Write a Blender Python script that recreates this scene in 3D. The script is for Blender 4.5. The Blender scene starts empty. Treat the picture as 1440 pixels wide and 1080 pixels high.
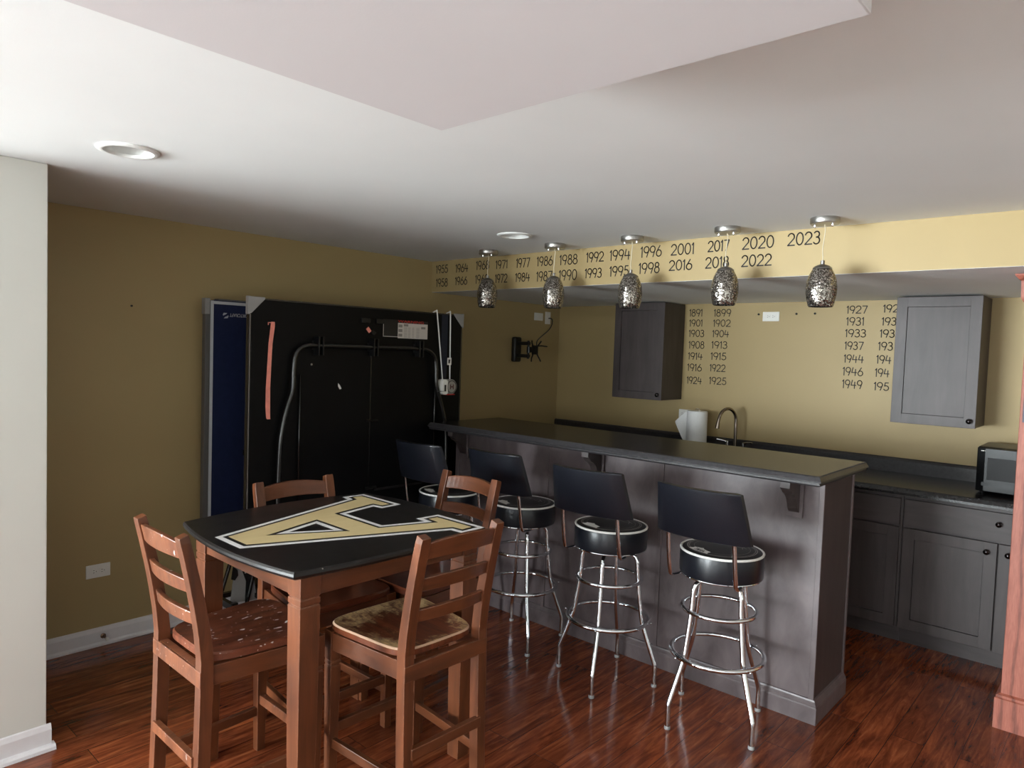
import bpy, bmesh, math, random
from math import sin, cos, pi, radians
from mathutils import Vector, Matrix
from mathutils.geometry import tessellate_polygon

S = bpy.context.scene
COL = S.collection
random.seed(7)

# ------------------------------------------------------------------ camera
YAW, PITCH, ROLL, FPX = 0.7308, -0.0474, 0.0344, 988.97
CAM = Vector((3.9702, -5.0445, 1.6078))
_f = Vector((-sin(YAW) * cos(PITCH), cos(YAW) * cos(PITCH), sin(PITCH)))
_r = Vector((cos(YAW), sin(YAW), 0)); _u = _r.cross(_f)
_r2 = cos(ROLL) * _r + sin(ROLL) * _u; _u2 = -sin(ROLL) * _r + cos(ROLL) * _u
cd = bpy.data.cameras.new('camera'); cam = bpy.data.objects.new('camera', cd); COL.objects.link(cam)
cd.sensor_fit = 'HORIZONTAL'; cd.sensor_width = 36.0; cd.lens = FPX * 36.0 / 1440.0
cd.clip_start = 0.05
M = Matrix((_r2, _u2, -_f)).transposed().to_4x4(); M.translation = CAM
cam.matrix_world = M
S.camera = cam

# ------------------------------------------------------------------ exposure, world, daylight
S.view_settings.view_transform = 'Standard'; S.view_settings.look = 'None'
S.view_settings.gamma = 1.0; S.view_settings.exposure = 0.28
S.view_settings.use_curve_mapping = False
w = bpy.data.worlds.new('sky'); S.world = w; w.use_nodes = True
w.node_tree.nodes['Background'].inputs[0].default_value = (0.80, 0.90, 1.0, 1)
w.node_tree.nodes['Background'].inputs[1].default_value = 1.0

def area(name, loc, target, sx, sy, power, col):
    l = bpy.data.lights.new(name, 'AREA'); l.shape = 'RECTANGLE'; l.size = sx; l.size_y = sy
    l.energy = power; l.color = col
    o = bpy.data.objects.new(name, l); COL.objects.link(o); o.location = loc
    o.rotation_euler = (Vector(target) - Vector(loc)).to_track_quat('-Z', 'Y').to_euler()
    return o
# daylight entering through the patio doors behind the camera, plus an added fill light beside them
area('daylight_patio_door', (-1.2, -12.02, 1.10), (-1.2, 0, 0.60), 5.5, 1.95, 880, (0.905, 0.98, 1.03))
area('lawn_bounce_patio_door', (-1.2, -12.00, 0.75), (-1.2, -6.0, 3.4), 5.5, 1.3, 570, (0.88, 0.99, 0.99))
area('added_fill_light', (4.5, -12.02, 1.45), (4.3, 0, 1.7), 1.6, 1.2, 90, (0.92, 0.98, 1.03))  # added fill with no known window there, evens out the ceiling

# ------------------------------------------------------------------ key measures (metres)
H, ZS, YS = 2.246, 2.017, -1.546          # ceiling, bulkhead underside, bulkhead face
ZT, YF, YB, XL, XR = 1.125, -2.007, -1.336, 0.532, 2.993   # bar top
YP, YPB, XP, XPL = -1.842, -1.4395, 2.962, 0.623           # bar base

# ------------------------------------------------------------------ materials
def s2l(c):
    return tuple(((v / 255) / 12.92 if v <= 10 else (((v / 255) + .055) / 1.055) ** 2.4) for v in c)

def new_mat(name):
    m = bpy.data.materials.new(name); m.use_nodes = True
    nt = m.node_tree; b = nt.nodes['Principled BSDF']
    return m, nt, b

def N(nt, t, **k):
    n = nt.nodes.new(t)
    for a, v in k.items():
        if a in n.inputs.keys() if isinstance(a, str) else False: n.inputs[a].default_value = v
        else: setattr(n, a, v)
    return n

def coords(nt, scale=(1, 1, 1), rot=(0, 0, 0), kind='Object'):
    tc = nt.nodes.new('ShaderNodeTexCoord'); mp = nt.nodes.new('ShaderNodeMapping')
    mp.inputs['Scale'].default_value = scale; mp.inputs['Rotation'].default_value = rot
    nt.links.new(tc.outputs[kind], mp.inputs[0]); return mp.outputs[0]

def noise(nt, vec, scale, detail=4, rough=.55, dist=0.0):
    n = nt.nodes.new('ShaderNodeTexNoise'); n.inputs['Scale'].default_value = scale
    n.inputs['Detail'].default_value = detail; n.inputs['Roughness'].default_value = rough
    n.inputs['Distortion'].default_value = dist
    nt.links.new(vec, n.inputs['Vector']); return n.outputs['Fac']

def ramp(nt, fac, stops):
    r = nt.nodes.new('ShaderNodeValToRGB'); e = r.color_ramp.elements
    while len(e) < len(stops): e.new(0.5)
    for i, (p, c) in enumerate(stops):
        e[i].position = p; e[i].color = (*c, 1) if len(c) == 3 else c
    nt.links.new(fac, r.inputs[0]); return r.outputs[0]

def mix(nt, fac, a, b, mode='MIX'):
    m = nt.nodes.new('ShaderNodeMix'); m.data_type = 'RGBA'; m.blend_type = mode
    for sock, v in ((m.inputs['Factor'], fac), (m.inputs['A'], a), (m.inputs['B'], b)):
        if hasattr(v, 'node'): nt.links.new(v, sock)
        elif isinstance(v, (int, float)): sock.default_value = v
        else: sock.default_value = (*v, 1)
    # Mix node has several A/B sockets; RGBA ones are index 6/7, factor 0
    return m

def mixc(nt, fac, a, b, mode='MIX'):
    m = nt.nodes.new('ShaderNodeMix'); m.data_type = 'RGBA'; m.blend_type = mode
    for i, v in ((0, fac), (6, a), (7, b)):
        sock = m.inputs[i]
        if hasattr(v, 'node'): nt.links.new(v, sock)
        elif isinstance(v, (int, float)): sock.default_value = v
        else: sock.default_value = (*v, 1)
    return m.outputs[2]

def bump(nt, b, h, strength=.2, dist=.01):
    n = nt.nodes.new('ShaderNodeBump'); n.inputs['Strength'].default_value = strength
    n.inputs['Distance'].default_value = dist
    nt.links.new(h, n.inputs['Height']); nt.links.new(n.outputs[0], b.inputs['Normal'])

def simple(name, rgb, rough=.5, metal=0.0, var=0.0, vscale=30, bmp=0.0, coat=0.0, spec=None):
    m, nt, b = new_mat(name)
    c = s2l(rgb)
    b.inputs['Roughness'].default_value = rough; b.inputs['Metallic'].default_value = metal
    b.inputs['Coat Weight'].default_value = coat
    if spec is not None: b.inputs['Specular IOR Level'].default_value = spec
    v = coords(nt)
    f = noise(nt, v, vscale)
    k = max(var, .02)
    nt.links.new(ramp(nt, f, [(.3, tuple(x * (1 - k) for x in c)), (.7, tuple(min(1, x * (1 + k)) for x in c))]), b.inputs['Base Color'])
    if bmp: bump(nt, b, f, bmp, .002)
    return m

def paint(name, rgb, rough=.6, bmp=.12):
    m, nt, b = new_mat(name); c = s2l(rgb)
    v = coords(nt); f = noise(nt, v, 260, 3); g = noise(nt, v, 1.3, 3)
    nt.links.new(ramp(nt, g, [(.3, tuple(x * .97 for x in c)), (.7, tuple(min(1, x * 1.02) for x in c))]), b.inputs['Base Color'])
    b.inputs['Roughness'].default_value = rough; b.inputs['Specular IOR Level'].default_value = .35
    bump(nt, b, f, bmp, .0015); return m

def stained_wood(name, c1, c2, rough=.4, axis='z', coat=0.0, gscale=9, stretch=.12, worn=False):
    m, nt, b = new_mat(name)
    sc = {'x': (stretch, 1, 1), 'y': (1, stretch, 1), 'z': (1, 1, stretch)}[axis]
    v = coords(nt, tuple(s * gscale for s in sc))
    f = noise(nt, v, 2.2, 6, .6, .6); g = noise(nt, coords(nt), 3.0, 3)
    a = ramp(nt, f, [(.28, s2l(c1)), (.72, s2l(c2))])
    nt.links.new(mixc(nt, .35, a, ramp(nt, g, [(.3, s2l(c1)), (.7, s2l(c2))])), b.inputs['Base Color'])
    b.inputs['Roughness'].default_value = rough; b.inputs['Coat Weight'].default_value = coat
    b.inputs['Coat Roughness'].default_value = .15
    bump(nt, b, f, .06, .002)
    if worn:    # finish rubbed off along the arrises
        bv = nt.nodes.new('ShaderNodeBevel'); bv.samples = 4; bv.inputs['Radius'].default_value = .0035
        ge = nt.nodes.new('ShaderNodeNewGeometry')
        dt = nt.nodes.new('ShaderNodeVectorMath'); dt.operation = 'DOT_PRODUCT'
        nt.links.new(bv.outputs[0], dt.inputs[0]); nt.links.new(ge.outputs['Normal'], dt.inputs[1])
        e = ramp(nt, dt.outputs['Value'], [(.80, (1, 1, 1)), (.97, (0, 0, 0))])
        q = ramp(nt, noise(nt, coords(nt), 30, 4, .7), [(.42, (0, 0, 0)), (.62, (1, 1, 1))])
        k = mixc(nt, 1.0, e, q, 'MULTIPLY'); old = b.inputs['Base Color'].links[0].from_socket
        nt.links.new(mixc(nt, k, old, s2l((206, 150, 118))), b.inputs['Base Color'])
    return m

def floor_mat():
    m, nt, b = new_mat('cherry_planks')
    tc = nt.nodes.new('ShaderNodeTexCoord')
    mp = nt.nodes.new('ShaderNodeMapping'); mp.inputs['Rotation'].default_value = (0, 0, radians(90)); mp.inputs['Location'].default_value = (0.3, 0.005, 0)
    nt.links.new(tc.outputs['Object'], mp.inputs[0])
    br = nt.nodes.new('ShaderNodeTexBrick'); br.offset = .37; br.offset_frequency = 2; br.squash = 1
    br.inputs['Scale'].default_value = 1; br.inputs['Brick Width'].default_value = 1.22; br.inputs['Row Height'].default_value = .125
    br.inputs['Mortar Size'].default_value = .0014; br.inputs['Mortar Smooth'].default_value = .3; br.inputs['Bias'].default_value = 0
    br.inputs['Color1'].default_value = (0, 0, 0, 1); br.inputs['Color2'].default_value = (1, 1, 1, 1); br.inputs['Mortar'].default_value = (.5, .5, .5, 1)
    nt.links.new(mp.outputs[0], br.inputs['Vector'])
    # per plank offset of the grain
    sep = nt.nodes.new('ShaderNodeVectorMath'); sep.operation = 'MULTIPLY_ADD'
    nt.links.new(br.outputs['Color'], sep.inputs[0]); sep.inputs[1].default_value = (7, 3, 5)
    nt.links.new(tc.outputs['Object'], sep.inputs[2])
    mp2 = nt.nodes.new('ShaderNodeMapping'); mp2.inputs['Scale'].default_value = (34, 3.2, 1); nt.links.new(sep.outputs[0], mp2.inputs[0])
    f = noise(nt, mp2.outputs[0], 1.0, 7, .66, 1.1)
    mp3 = nt.nodes.new('ShaderNodeMapping'); mp3.inputs['Scale'].default_value = (9, 2.2, 1); nt.links.new(sep.outputs[0], mp3.inputs[0])
    g = noise(nt, mp3.outputs[0], 1.0, 4, .6, 1.6)
    c = ramp(nt, f, [(.27, s2l((44, 19, 12))), (.46, s2l((118, 57, 34))), (.60, s2l((170, 94, 56))), (.76, s2l((222, 150, 96)))])
    d = ramp(nt, g, [(.32, s2l((66, 28, 18))), (.52, s2l((132, 66, 38))), (.75, s2l((170, 94, 54)))])
    col = mixc(nt, .5, c, d)
    tone = ramp(nt, br.outputs['Color'], [(0, (.72, .70, .70)), (1, (1.12, 1.06, 1.0))])
    col = mixc(nt, 1.0, col, tone, 'MULTIPLY')
    col = mixc(nt, br.outputs['Fac'], col, s2l((48, 20, 14)))
    nt.links.new(col, b.inputs['Base Color'])
    rr = ramp(nt, f, [(.3, (.12, .12, .12)), (.7, (.19, .19, .19))]); nt.links.new(rr, b.inputs['Roughness'])
    b.inputs['Specular IOR Level'].default_value = .55
    wv = noise(nt, coords(nt, (5, 2, 1)), 1.5, 2)
    hm = nt.nodes.new('ShaderNodeMath'); hm.operation = 'MULTIPLY_ADD'
    nt.links.new(br.outputs['Fac'], hm.inputs[0]); hm.inputs[1].default_value = -1.0; nt.links.new(wv, hm.inputs[2])
    bump(nt, b, hm.outputs[0], .10, .006)
    return m

def oak_mat():
    m, nt, b = new_mat('oak_finish')
    v = coords(nt, (1, 1, .16))
    wv = nt.nodes.new('ShaderNodeTexWave'); wv.wave_type = 'RINGS'; wv.rings_direction = 'Z'
    wv.inputs['Scale'].default_value = 9; wv.inputs['Distortion'].default_value = 5; wv.inputs['Detail'].default_value = 3; wv.inputs['Detail Scale'].default_value = 1.2
    nt.links.new(v, wv.inputs[0])
    a = ramp(nt, wv.outputs['Fac'], [(.0, s2l((96, 48, 36))), (.2, s2l((150, 82, 64))), (1, s2l((160, 92, 74)))])
    p = noise(nt, coords(nt, (1, 1, .08)), 320, 3)
    nt.links.new(mixc(nt, .35, a, ramp(nt, p, [(.35, s2l((112, 58, 45))), (.65, s2l((168, 100, 82)))])), b.inputs['Base Color'])
    b.inputs['Roughness'].default_value = .5; return m

def chrome_mat(name='chrome', rgb=(226, 228, 232), rough=.07):
    m, nt, b = new_mat(name); v = coords(nt); f = noise(nt, v, 60, 2)
    c = s2l(rgb)
    nt.links.new(ramp(nt, f, [(.3, tuple(x * .93 for x in c)), (.7, c)]), b.inputs['Base Color'])
    b.inputs['Metallic'].default_value = 1; b.inputs['Roughness'].default_value = rough; return m

def mosaic_mat():
    m, nt, b = new_mat('crackle_mirror_glass')
    v = coords(nt)
    vo = nt.nodes.new('ShaderNodeTexVoronoi'); vo.feature = 'F1'; vo.inputs['Scale'].default_value = 210; nt.links.new(v, vo.inputs['Vector'])
    ve = nt.nodes.new('ShaderNodeTexVoronoi'); ve.feature = 'DISTANCE_TO_EDGE'; ve.inputs['Scale'].default_value = 210; nt.links.new(v, ve.inputs['Vector'])
    sx = nt.nodes.new('ShaderNodeSeparateColor'); nt.links.new(vo.outputs['Color'], sx.inputs[0])
    c = ramp(nt, sx.outputs[0], [(.0, s2l((72, 67, 61))), (.5, s2l((126, 119, 111))), (.92, s2l((216, 210, 202)))])
    e = ramp(nt, ve.outputs['Distance'], [(.01, (0, 0, 0)), (.06, (1, 1, 1))])
    nt.links.new(mixc(nt, e, s2l((52, 46, 42)), c), b.inputs['Base Color'])
    nt.links.new(mixc(nt, e, (.1, .1, .1), (.92, .92, .92)), b.inputs['Metallic'])
    b.inputs['Roughness'].default_value = .16
    ge = nt.nodes.new('ShaderNodeNewGeometry')
    s = nt.nodes.new('ShaderNodeVectorMath'); s.operation = 'SUBTRACT'; nt.links.new(vo.outputs['Color'], s.inputs[0]); s.inputs[1].default_value = (.5, .5, .5)
    k = nt.nodes.new('ShaderNodeVectorMath'); k.operation = 'SCALE'; nt.links.new(s.outputs[0], k.inputs[0]); k.inputs['Scale'].default_value = .42
    a = nt.nodes.new('ShaderNodeVectorMath'); a.operation = 'ADD'; nt.links.new(k.outputs[0], a.inputs[0]); nt.links.new(ge.outputs['Normal'], a.inputs[1])
    n = nt.nodes.new('ShaderNodeVectorMath'); n.operation = 'NORMALIZE'; nt.links.new(a.outputs[0], n.inputs[0])
    nt.links.new(n.outputs[0], b.inputs['Normal']); return m

def seat_worn():
    m, nt, b = new_mat('worn_seat_wood')
    f = noise(nt, coords(nt, (5, 40, 5)), 1.0, 6, .65, .4)
    base = ramp(nt, f, [(.3, s2l((74, 34, 20))), (.7, s2l((130, 68, 40)))])
    n1 = noise(nt, coords(nt), 7, 6, .75, .3); n2 = noise(nt, coords(nt, (1, 6, 1)), 26, 5, .8)
    # wear grows towards the front edge and one side of the seat
    tc = nt.nodes.new('ShaderNodeTexCoord'); mp = nt.nodes.new('ShaderNodeMapping'); nt.links.new(tc.outputs['Object'], mp.inputs[0])
    mp.inputs['Location'].default_value = (-.19, .02, -.6); ln = nt.nodes.new('ShaderNodeVectorMath'); ln.operation = 'LENGTH'; nt.links.new(mp.outputs[0], ln.inputs[0])
    mr = nt.nodes.new('ShaderNodeMapRange'); nt.links.new(ln.outputs['Value'], mr.inputs[0])
    mr.inputs[1].default_value = .08; mr.inputs[2].default_value = .25; mr.inputs[3].default_value = -.09; mr.inputs[4].default_value = .15
    ad = nt.nodes.new('ShaderNodeMath'); ad.operation = 'ADD'; nt.links.new(mr.outputs[0], ad.inputs[0])
    av = nt.nodes.new('ShaderNodeMath'); av.operation = 'MULTIPLY_ADD'; nt.links.new(n2, av.inputs[0]); av.inputs[1].default_value = .5; nt.links.new(n1, av.inputs[2])
    nt.links.new(av.outputs[0], ad.inputs[1])
    k = ramp(nt, ad.outputs[0], [(.74, (0, 0, 0)), (.90, (1, 1, 1))])
    sz = nt.nodes.new('ShaderNodeSeparateXYZ'); nt.links.new(tc.outputs['Object'], sz.inputs[0])
    gt = nt.nodes.new('ShaderNodeMath'); gt.operation = 'GREATER_THAN'; nt.links.new(sz.outputs[2], gt.inputs[0]); gt.inputs[1].default_value = .5955
    k = mixc(nt, 1.0, k, gt.outputs[0], 'MULTIPLY')
    nt.links.new(mixc(nt, k, base, s2l((214, 180, 130))), b.inputs['Base Color'])
    nt.links.new(ramp(nt, k, [(0, (.32,) * 3), (1, (.7,) * 3)]), b.inputs['Roughness']); return m

def seat_specked(name='paint_specked_wood', c1=(70, 34, 24), c2=(128, 70, 46), thr=.66, sc=17):
    m, nt, b = new_mat(name)
    f = noise(nt, coords(nt, (6, 24, 6)), 1.0, 6, .65, .4)
    base = ramp(nt, f, [(.3, s2l(c1)), (.7, s2l(c2))])
    n1 = noise(nt, coords(nt, (1, 2.2, 1)), sc, 2, .5, .2)
    k = ramp(nt, n1, [(thr, (0, 0, 0)), (thr + .02, (1, 1, 1))])
    n2 = noise(nt, coords(nt), sc * 5, 1, .5)
    k2 = ramp(nt, n2, [(.74, (0, 0, 0)), (.76, (1, 1, 1))])
    col = mixc(nt, k, base, s2l((222, 210, 206))); col = mixc(nt, k2, col, s2l((214, 196, 190)))
    nt.links.new(col, b.inputs['Base Color']); b.inputs['Roughness'].default_value = .33; return m

def tabletop_mat():
    m, nt, b = new_mat('black_tabletop_paint')
    n2 = noise(nt, coords(nt), 42, 1, .5); k2 = ramp(nt, n2, [(.815, (0, 0, 0)), (.825, (1, 1, 1))])
    f = noise(nt, coords(nt), 6, 5)
    base = ramp(nt, f, [(.3, s2l((20, 18, 18))), (.7, s2l((30, 27, 27)))])
    nt.links.new(mixc(nt, k2, base, s2l((170, 165, 160))), b.inputs['Base Color'])
    nt.links.new(ramp(nt, f, [(.3, (.30,) * 3), (.7, (.40,) * 3)]), b.inputs['Roughness']); return m

MT = {}
MT['floor'] = floor_mat()
MT['bounce_floor'] = simple('pale_bounce_surface', (212, 208, 206), .95, var=.08, vscale=200, bmp=.4)  # pale neutral tone chosen to bounce light up to the ceiling
MT['ceiling'] = paint('ceiling_paint', (236, 237, 236), .8, .14)
MT['duct'] = paint('ceiling_white_shaded', (216, 212, 213), .8, .08)  # ceiling white darkened: the box's dimmer lighting is put into its colour
MT['white_wall'] = paint('white_wall_paint', (214, 213, 206), .55, .08)
MT['mustard'] = paint('mustard_wall_paint', (172, 151, 107), .5, .10)
MT['base_white'] = simple('white_trim_paint', (226, 222, 224), .4)
MT['plate'] = simple('white_plastic', (232, 230, 224), .35)
MT['plate_dark'] = simple('socket_slot_dark', (60, 58, 54), .5)
MT['grey_plastic'] = simple('grey_plastic', (150, 148, 146), .5)
MT['numeral'] = simple('black_lettering', (26, 22, 20), .6)
MT['bar_wood'] = stained_wood('grey_brown_stain', (72, 62, 63), (118, 106, 107), .36, 'z', 0, 5, .45)
MT['cab_wood'] = stained_wood('dark_grey_stain', (52, 44, 43), (78, 69, 68), .48, 'x', 0)
MT['cab_wood_v'] = stained_wood('dark_grey_stain_upright', (52, 44, 43), (78, 69, 68), .48, 'z', 0)
MT['bar_top'] = simple('black_laminate', (30, 29, 30), .27, var=.35, vscale=45, bmp=.05)
MT['edge'] = simple('laminate_edge', (52, 50, 52), .30, var=.3, vscale=60, bmp=.1)
MT['seam'] = simple('dark_gap', (24, 20, 20), .7)
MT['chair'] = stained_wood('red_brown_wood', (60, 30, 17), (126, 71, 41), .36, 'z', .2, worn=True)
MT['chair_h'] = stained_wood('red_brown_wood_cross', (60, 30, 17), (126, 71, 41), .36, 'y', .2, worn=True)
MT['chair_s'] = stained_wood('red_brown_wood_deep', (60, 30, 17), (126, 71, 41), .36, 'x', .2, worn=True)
MT['chair_spk'] = seat_specked('red_brown_wood_specked', (78, 42, 27), (134, 80, 52), .71, 24)
MT['seat_worn'] = seat_worn()
MT['seat_spk'] = seat_specked()
MT['seat'] = stained_wood('seat_wood', (78, 36, 22), (112, 56, 34), .30, 'x', .2)
MT['edge_wear'] = simple('bare_edge_wood', (206, 168, 140), .6)
MT['tabletop'] = tabletop_mat()
MT['gold'] = stained_wood('gold_painted_wood', (222, 198, 144), (236, 216, 164), .45, 'y')
MT['white_paint'] = simple('white_logo_paint', (246, 245, 244), .45)
MT['black_paint'] = simple('black_logo_paint', (20, 18, 18), .45)
MT['vinyl'] = simple('black_vinyl', (20, 22, 29), .29, var=.15, vscale=90, bmp=.04)
MT['vinyl_top'] = simple('black_seat_vinyl', (20, 20, 23), .4, var=.1)
MT['piping'] = simple('white_piping', (236, 234, 230), .4)
MT['ring_grey'] = simple('grey_ring_print', (176, 172, 168), .5)
MT['chrome'] = chrome_mat()
MT['bronze_chrome'] = chrome_mat('brushed_steel', (150, 138, 126), .22)
MT['nickel'] = chrome_mat('satin_nickel', (170, 167, 163), .38)
MT['mosaic'] = mosaic_mat()
MT['cap'] = chrome_mat('grey_metal_cap', (150, 148, 146), .35)
MT['cord'] = simple('clear_cord', (206, 196, 170), .4)
MT['pp_black'] = simple('black_board', (8, 8, 9), .45, var=.12, spec=.18)
MT['pp_navy'] = simple('navy_board', (32, 40, 70), .45, var=.08, spec=.2)
MT['pp_white'] = simple('white_line_paint', (190, 192, 196), .45)
MT['pp_edge'] = simple('table_apron_grey', (92, 90, 88), .45)
MT['black_tube'] = simple('black_steel_tube', (22, 21, 21), .25, spec=.8)
MT['orange'] = simple('salmon_strap', (238, 146, 128), .6, var=.1)
MT['red'] = simple('warning_red', (206, 52, 44), .5)
MT['label_paper'] = simple('label_paper', (200, 192, 184), .6)
MT['label_grey'] = simple('label_print_grey', (132, 126, 120), .6)
MT['black_plastic'] = simple('black_plastic', (12, 12, 13), .35)
MT['gloss_black'] = simple('gloss_black', (10, 10, 11), .25, spec=.18)
MT['dark_glass'] = simple('smoked_glass', (24, 23, 23), .35, spec=.12)
MT['knob'] = chrome_mat('dark_nickel_knob', (70, 66, 66), .2)
MT['towel'] = simple('paper_towel', (238, 238, 236), .85, var=.03, vscale=120, bmp=.3)
MT['oak'] = oak_mat()
MT['oak_dark'] = simple('oak_shadow_line', (120, 62, 48), .5, var=.1)
MT['sign'] = simple('slate_sign', (84, 82, 92), .55, var=.08)
MT['tape_face'] = simple('tape_grey_face', (150, 146, 138), .5)
MT['dark_red'] = simple('dark_red_print', (78, 34, 26), .5)
MT['brass'] = chrome_mat('doorstop_metal', (130, 104, 84), .35)
MT['lamp_white'] = simple('white_can_trim', (235, 235, 232), .4)
MT['lamp_glass'] = simple('frosted_bulb', (190, 190, 188), .3)
MT['frame_white'] = simple('white_window_frame', (235, 235, 232), .4)

# ------------------------------------------------------------------ geometry helpers
class MB:
    def __init__(s): s.v = []; s.f = []; s.sm = []
    def add(s, vs, fs, smooth=False):
        o = len(s.v); s.v += [tuple(v) for v in vs]
        for f in fs: s.f.append(tuple(o + i for i in f)); s.sm.append(smooth)
        return s
    def box(s, x0, y0, z0, x1, y1, z1):
        v = [(x0, y0, z0), (x1, y0, z0), (x1, y1, z0), (x0, y1, z0), (x0, y0, z1), (x1, y0, z1), (x1, y1, z1), (x0, y1, z1)]
        return s.add(v, [(0, 3, 2, 1), (4, 5, 6, 7), (0, 1, 5, 4), (1, 2, 6, 5), (2, 3, 7, 6), (3, 0, 4, 7)])
    def loft(s, rings, cap=True, smooth=False, closed=False):
        n = len(rings[0]); vs = [v for r in rings for v in r]; fs = []
        R = len(rings)
        for k in range(R if closed else R - 1):
            a, b = k * n, ((k + 1) % R) * n
            for i in range(n): fs.append((a + i, a + (i + 1) % n, b + (i + 1) % n, b + i))
        s.add(vs, fs, smooth)
        if cap and not closed:
            s.add(rings[0], [tuple(range(n))[::-1]]); s.add(rings[-1], [tuple(range(n))])
        return s
    def tube(s, pts, r, seg=12, closed=False, cap=True, flat=None):
        pts = [Vector(p) for p in pts]; n = len(pts); rad = r if isinstance(r, (list, tuple)) else [r] * n
        tang = []
        for i in range(n):
            a = pts[(i - 1) % n] if (closed or i > 0) else pts[i]; b = pts[(i + 1) % n] if (closed or i < n - 1) else pts[i]
            tang.append((b - a).normalized())
        t0 = tang[0]; ref = Vector((0, 0, 1)) if abs(t0.z) < .9 else Vector((1, 0, 0))
        nv = (ref - t0 * ref.dot(t0)).normalized(); rings = []
        for i in range(n):
            t = tang[i]
            nv = (nv - t * nv.dot(t)); nv = nv.normalized() if nv.length > 1e-6 else t.orthogonal().normalized()
            bv = t.cross(nv)
            ka, kb = (flat if flat else (1, 1))
            rings.append([tuple(pts[i] + nv * (cos(2 * pi * k / seg) * rad[i] * ka) + bv * (sin(2 * pi * k / seg) * rad[i] * kb)) for k in range(seg)])
        return s.loft(rings, cap, True, closed)
    def lathe(s, prof, seg=32, c=(0, 0, 0), axis='z', smooth=True, capb=True, capt=True):
        rings = []
        for r, z in prof:
            ring = []
            for k in range(seg):
                a = 2 * pi * k / seg; x, y = r * cos(a), r * sin(a)
                q = {'z': (x, y, z), 'x': (z, x, y), 'y': (y, z, x)}[axis]
                ring.append((c[0] + q[0], c[1] + q[1], c[2] + q[2]))
            rings.append(ring)
        s.loft(rings, False, smooth)
        if capb: s.add(rings[0], [tuple(range(seg))[::-1]])
        if capt: s.add(rings[-1], [tuple(range(seg))])
        return s
    def prism(s, poly, lo, hi, axis='z', smooth=False):
        def P(a, b, h): return {'z': (a, b, h), 'x': (h, a, b), 'y': (a, h, b)}[axis]
        return s.loft([[P(a, b, lo) for a, b in poly], [P(a, b, hi) for a, b in poly]], True, smooth)
    def torus(s, c, R, r, seg=48, rs=10, axis='z'):
        pts = []
        for k in range(seg):
            a = 2 * pi * k / seg
            q = {'z': (R * cos(a), R * sin(a), 0), 'x': (0, R * cos(a), R * sin(a)), 'y': (R * cos(a), 0, R * sin(a))}[axis]
            pts.append((c[0] + q[0], c[1] + q[1], c[2] + q[2]))
        return s.tube(pts, r, rs, True, False)
    def sphere(s, c, r, seg=16, rows=10, sc=(1, 1, 1)):
        rings = []
        for j in range(rows + 1):
            t = -pi / 2 + pi * j / rows; rr = max(cos(t), .001) * r
            rings.append([(c[0] + rr * cos(2 * pi * k / seg) * sc[0], c[1] + rr * sin(2 * pi * k / seg) * sc[1], c[2] + r * sin(t) * sc[2]) for k in range(seg)])
        return s.loft(rings, True, True)
    def tess(s, loops, fn, thick=None):
        """flat polygon with holes; fn maps (a,b,h) to xyz; thick gives it an extruded rim"""
        tl = [[Vector((a, b, 0)) for a, b in L] for L in loops]
        flat = [v for L in tl for v in L]
        tr = tessellate_polygon(tl)
        s.add([fn(v.x, v.y, 0) for v in flat], [tuple(t) for t in tr])
        if thick:
            s.add([fn(v.x, v.y, thick) for v in flat], [tuple(t)[::-1] for t in tr])
            for L in loops:
                n = len(L); s.loft([[fn(a, b, 0) for a, b in L], [fn(a, b, thick) for a, b in L]], False)
        return s
    def mesh(s, name, off=(0, 0, 0), weld=True, bevel=0, bseg=2, recalc=True):
        me = bpy.data.meshes.new(name)
        me.from_pydata([(v[0] - off[0], v[1] - off[1], v[2] - off[2]) for v in s.v], [], s.f)
        bm = bmesh.new(); bm.from_mesh(me)
        bm.faces.ensure_lookup_table()
        for i, f in enumerate(bm.faces): f.smooth = s.sm[i]
        if weld: bmesh.ops.remove_doubles(bm, verts=bm.verts, dist=1e-5)
        if recalc: bmesh.ops.recalc_face_normals(bm, faces=bm.faces)
        if bevel:
            es = [e for e in bm.edges if len(e.link_faces) == 2 and e.calc_face_angle(0) > radians(35) and not (e.link_faces[0].smooth and e.link_faces[1].smooth)]
            r = bmesh.ops.bevel(bm, geom=es, offset=bevel, segments=bseg, affect='EDGES', clamp_overlap=True, profile=.5)
            if bevel > .004:
                for f in r['faces']: f.smooth = True
        bm.to_mesh(me); bm.free()
        return me

def smooth_by_angle(me, ang=40):
    flags = [p.use_smooth for p in me.polygons]
    if any(flags):
        me.set_sharp_from_angle(angle=radians(ang))
        me.polygons.foreach_set('use_smooth', flags)

def obj(name, mb, mat, parent=None, bevel=0, bseg=2, world=False, label=None, recalc=True, at=None, rot=None):
    """links one mesh object; world=True: the shape is given in room coordinates and is moved into its parent's frame"""
    off = (0, 0, 0)
    if world and parent is not None: off = tuple(root_loc(parent))
    if at is not None: off = at
    me = mb.mesh(name, off, bevel=bevel, bseg=bseg, recalc=recalc)
    for p in me.polygons: pass
    smooth_by_angle(me)
    me.materials.append(MT[mat] if isinstance(mat, str) else mat)
    o = bpy.data.objects.new(name, me); COL.objects.link(o)
    if parent is not None: o.parent = parent
    elif at is not None: o.location = at
    if label: o['label'] = label
    return o

def root_loc(o):
    v = Vector((0, 0, 0))
    while o is not None: v += o.location; o = o.parent
    return v

def thing(name, label, cat, loc=(0, 0, 0), rz=0, group=None, kind=None):
    o = bpy.data.objects.new(name, None); COL.objects.link(o); o.empty_display_size = .05
    o.location = loc; o.rotation_euler = (0, 0, rz); tag(o, label, cat, group, kind); return o

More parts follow.
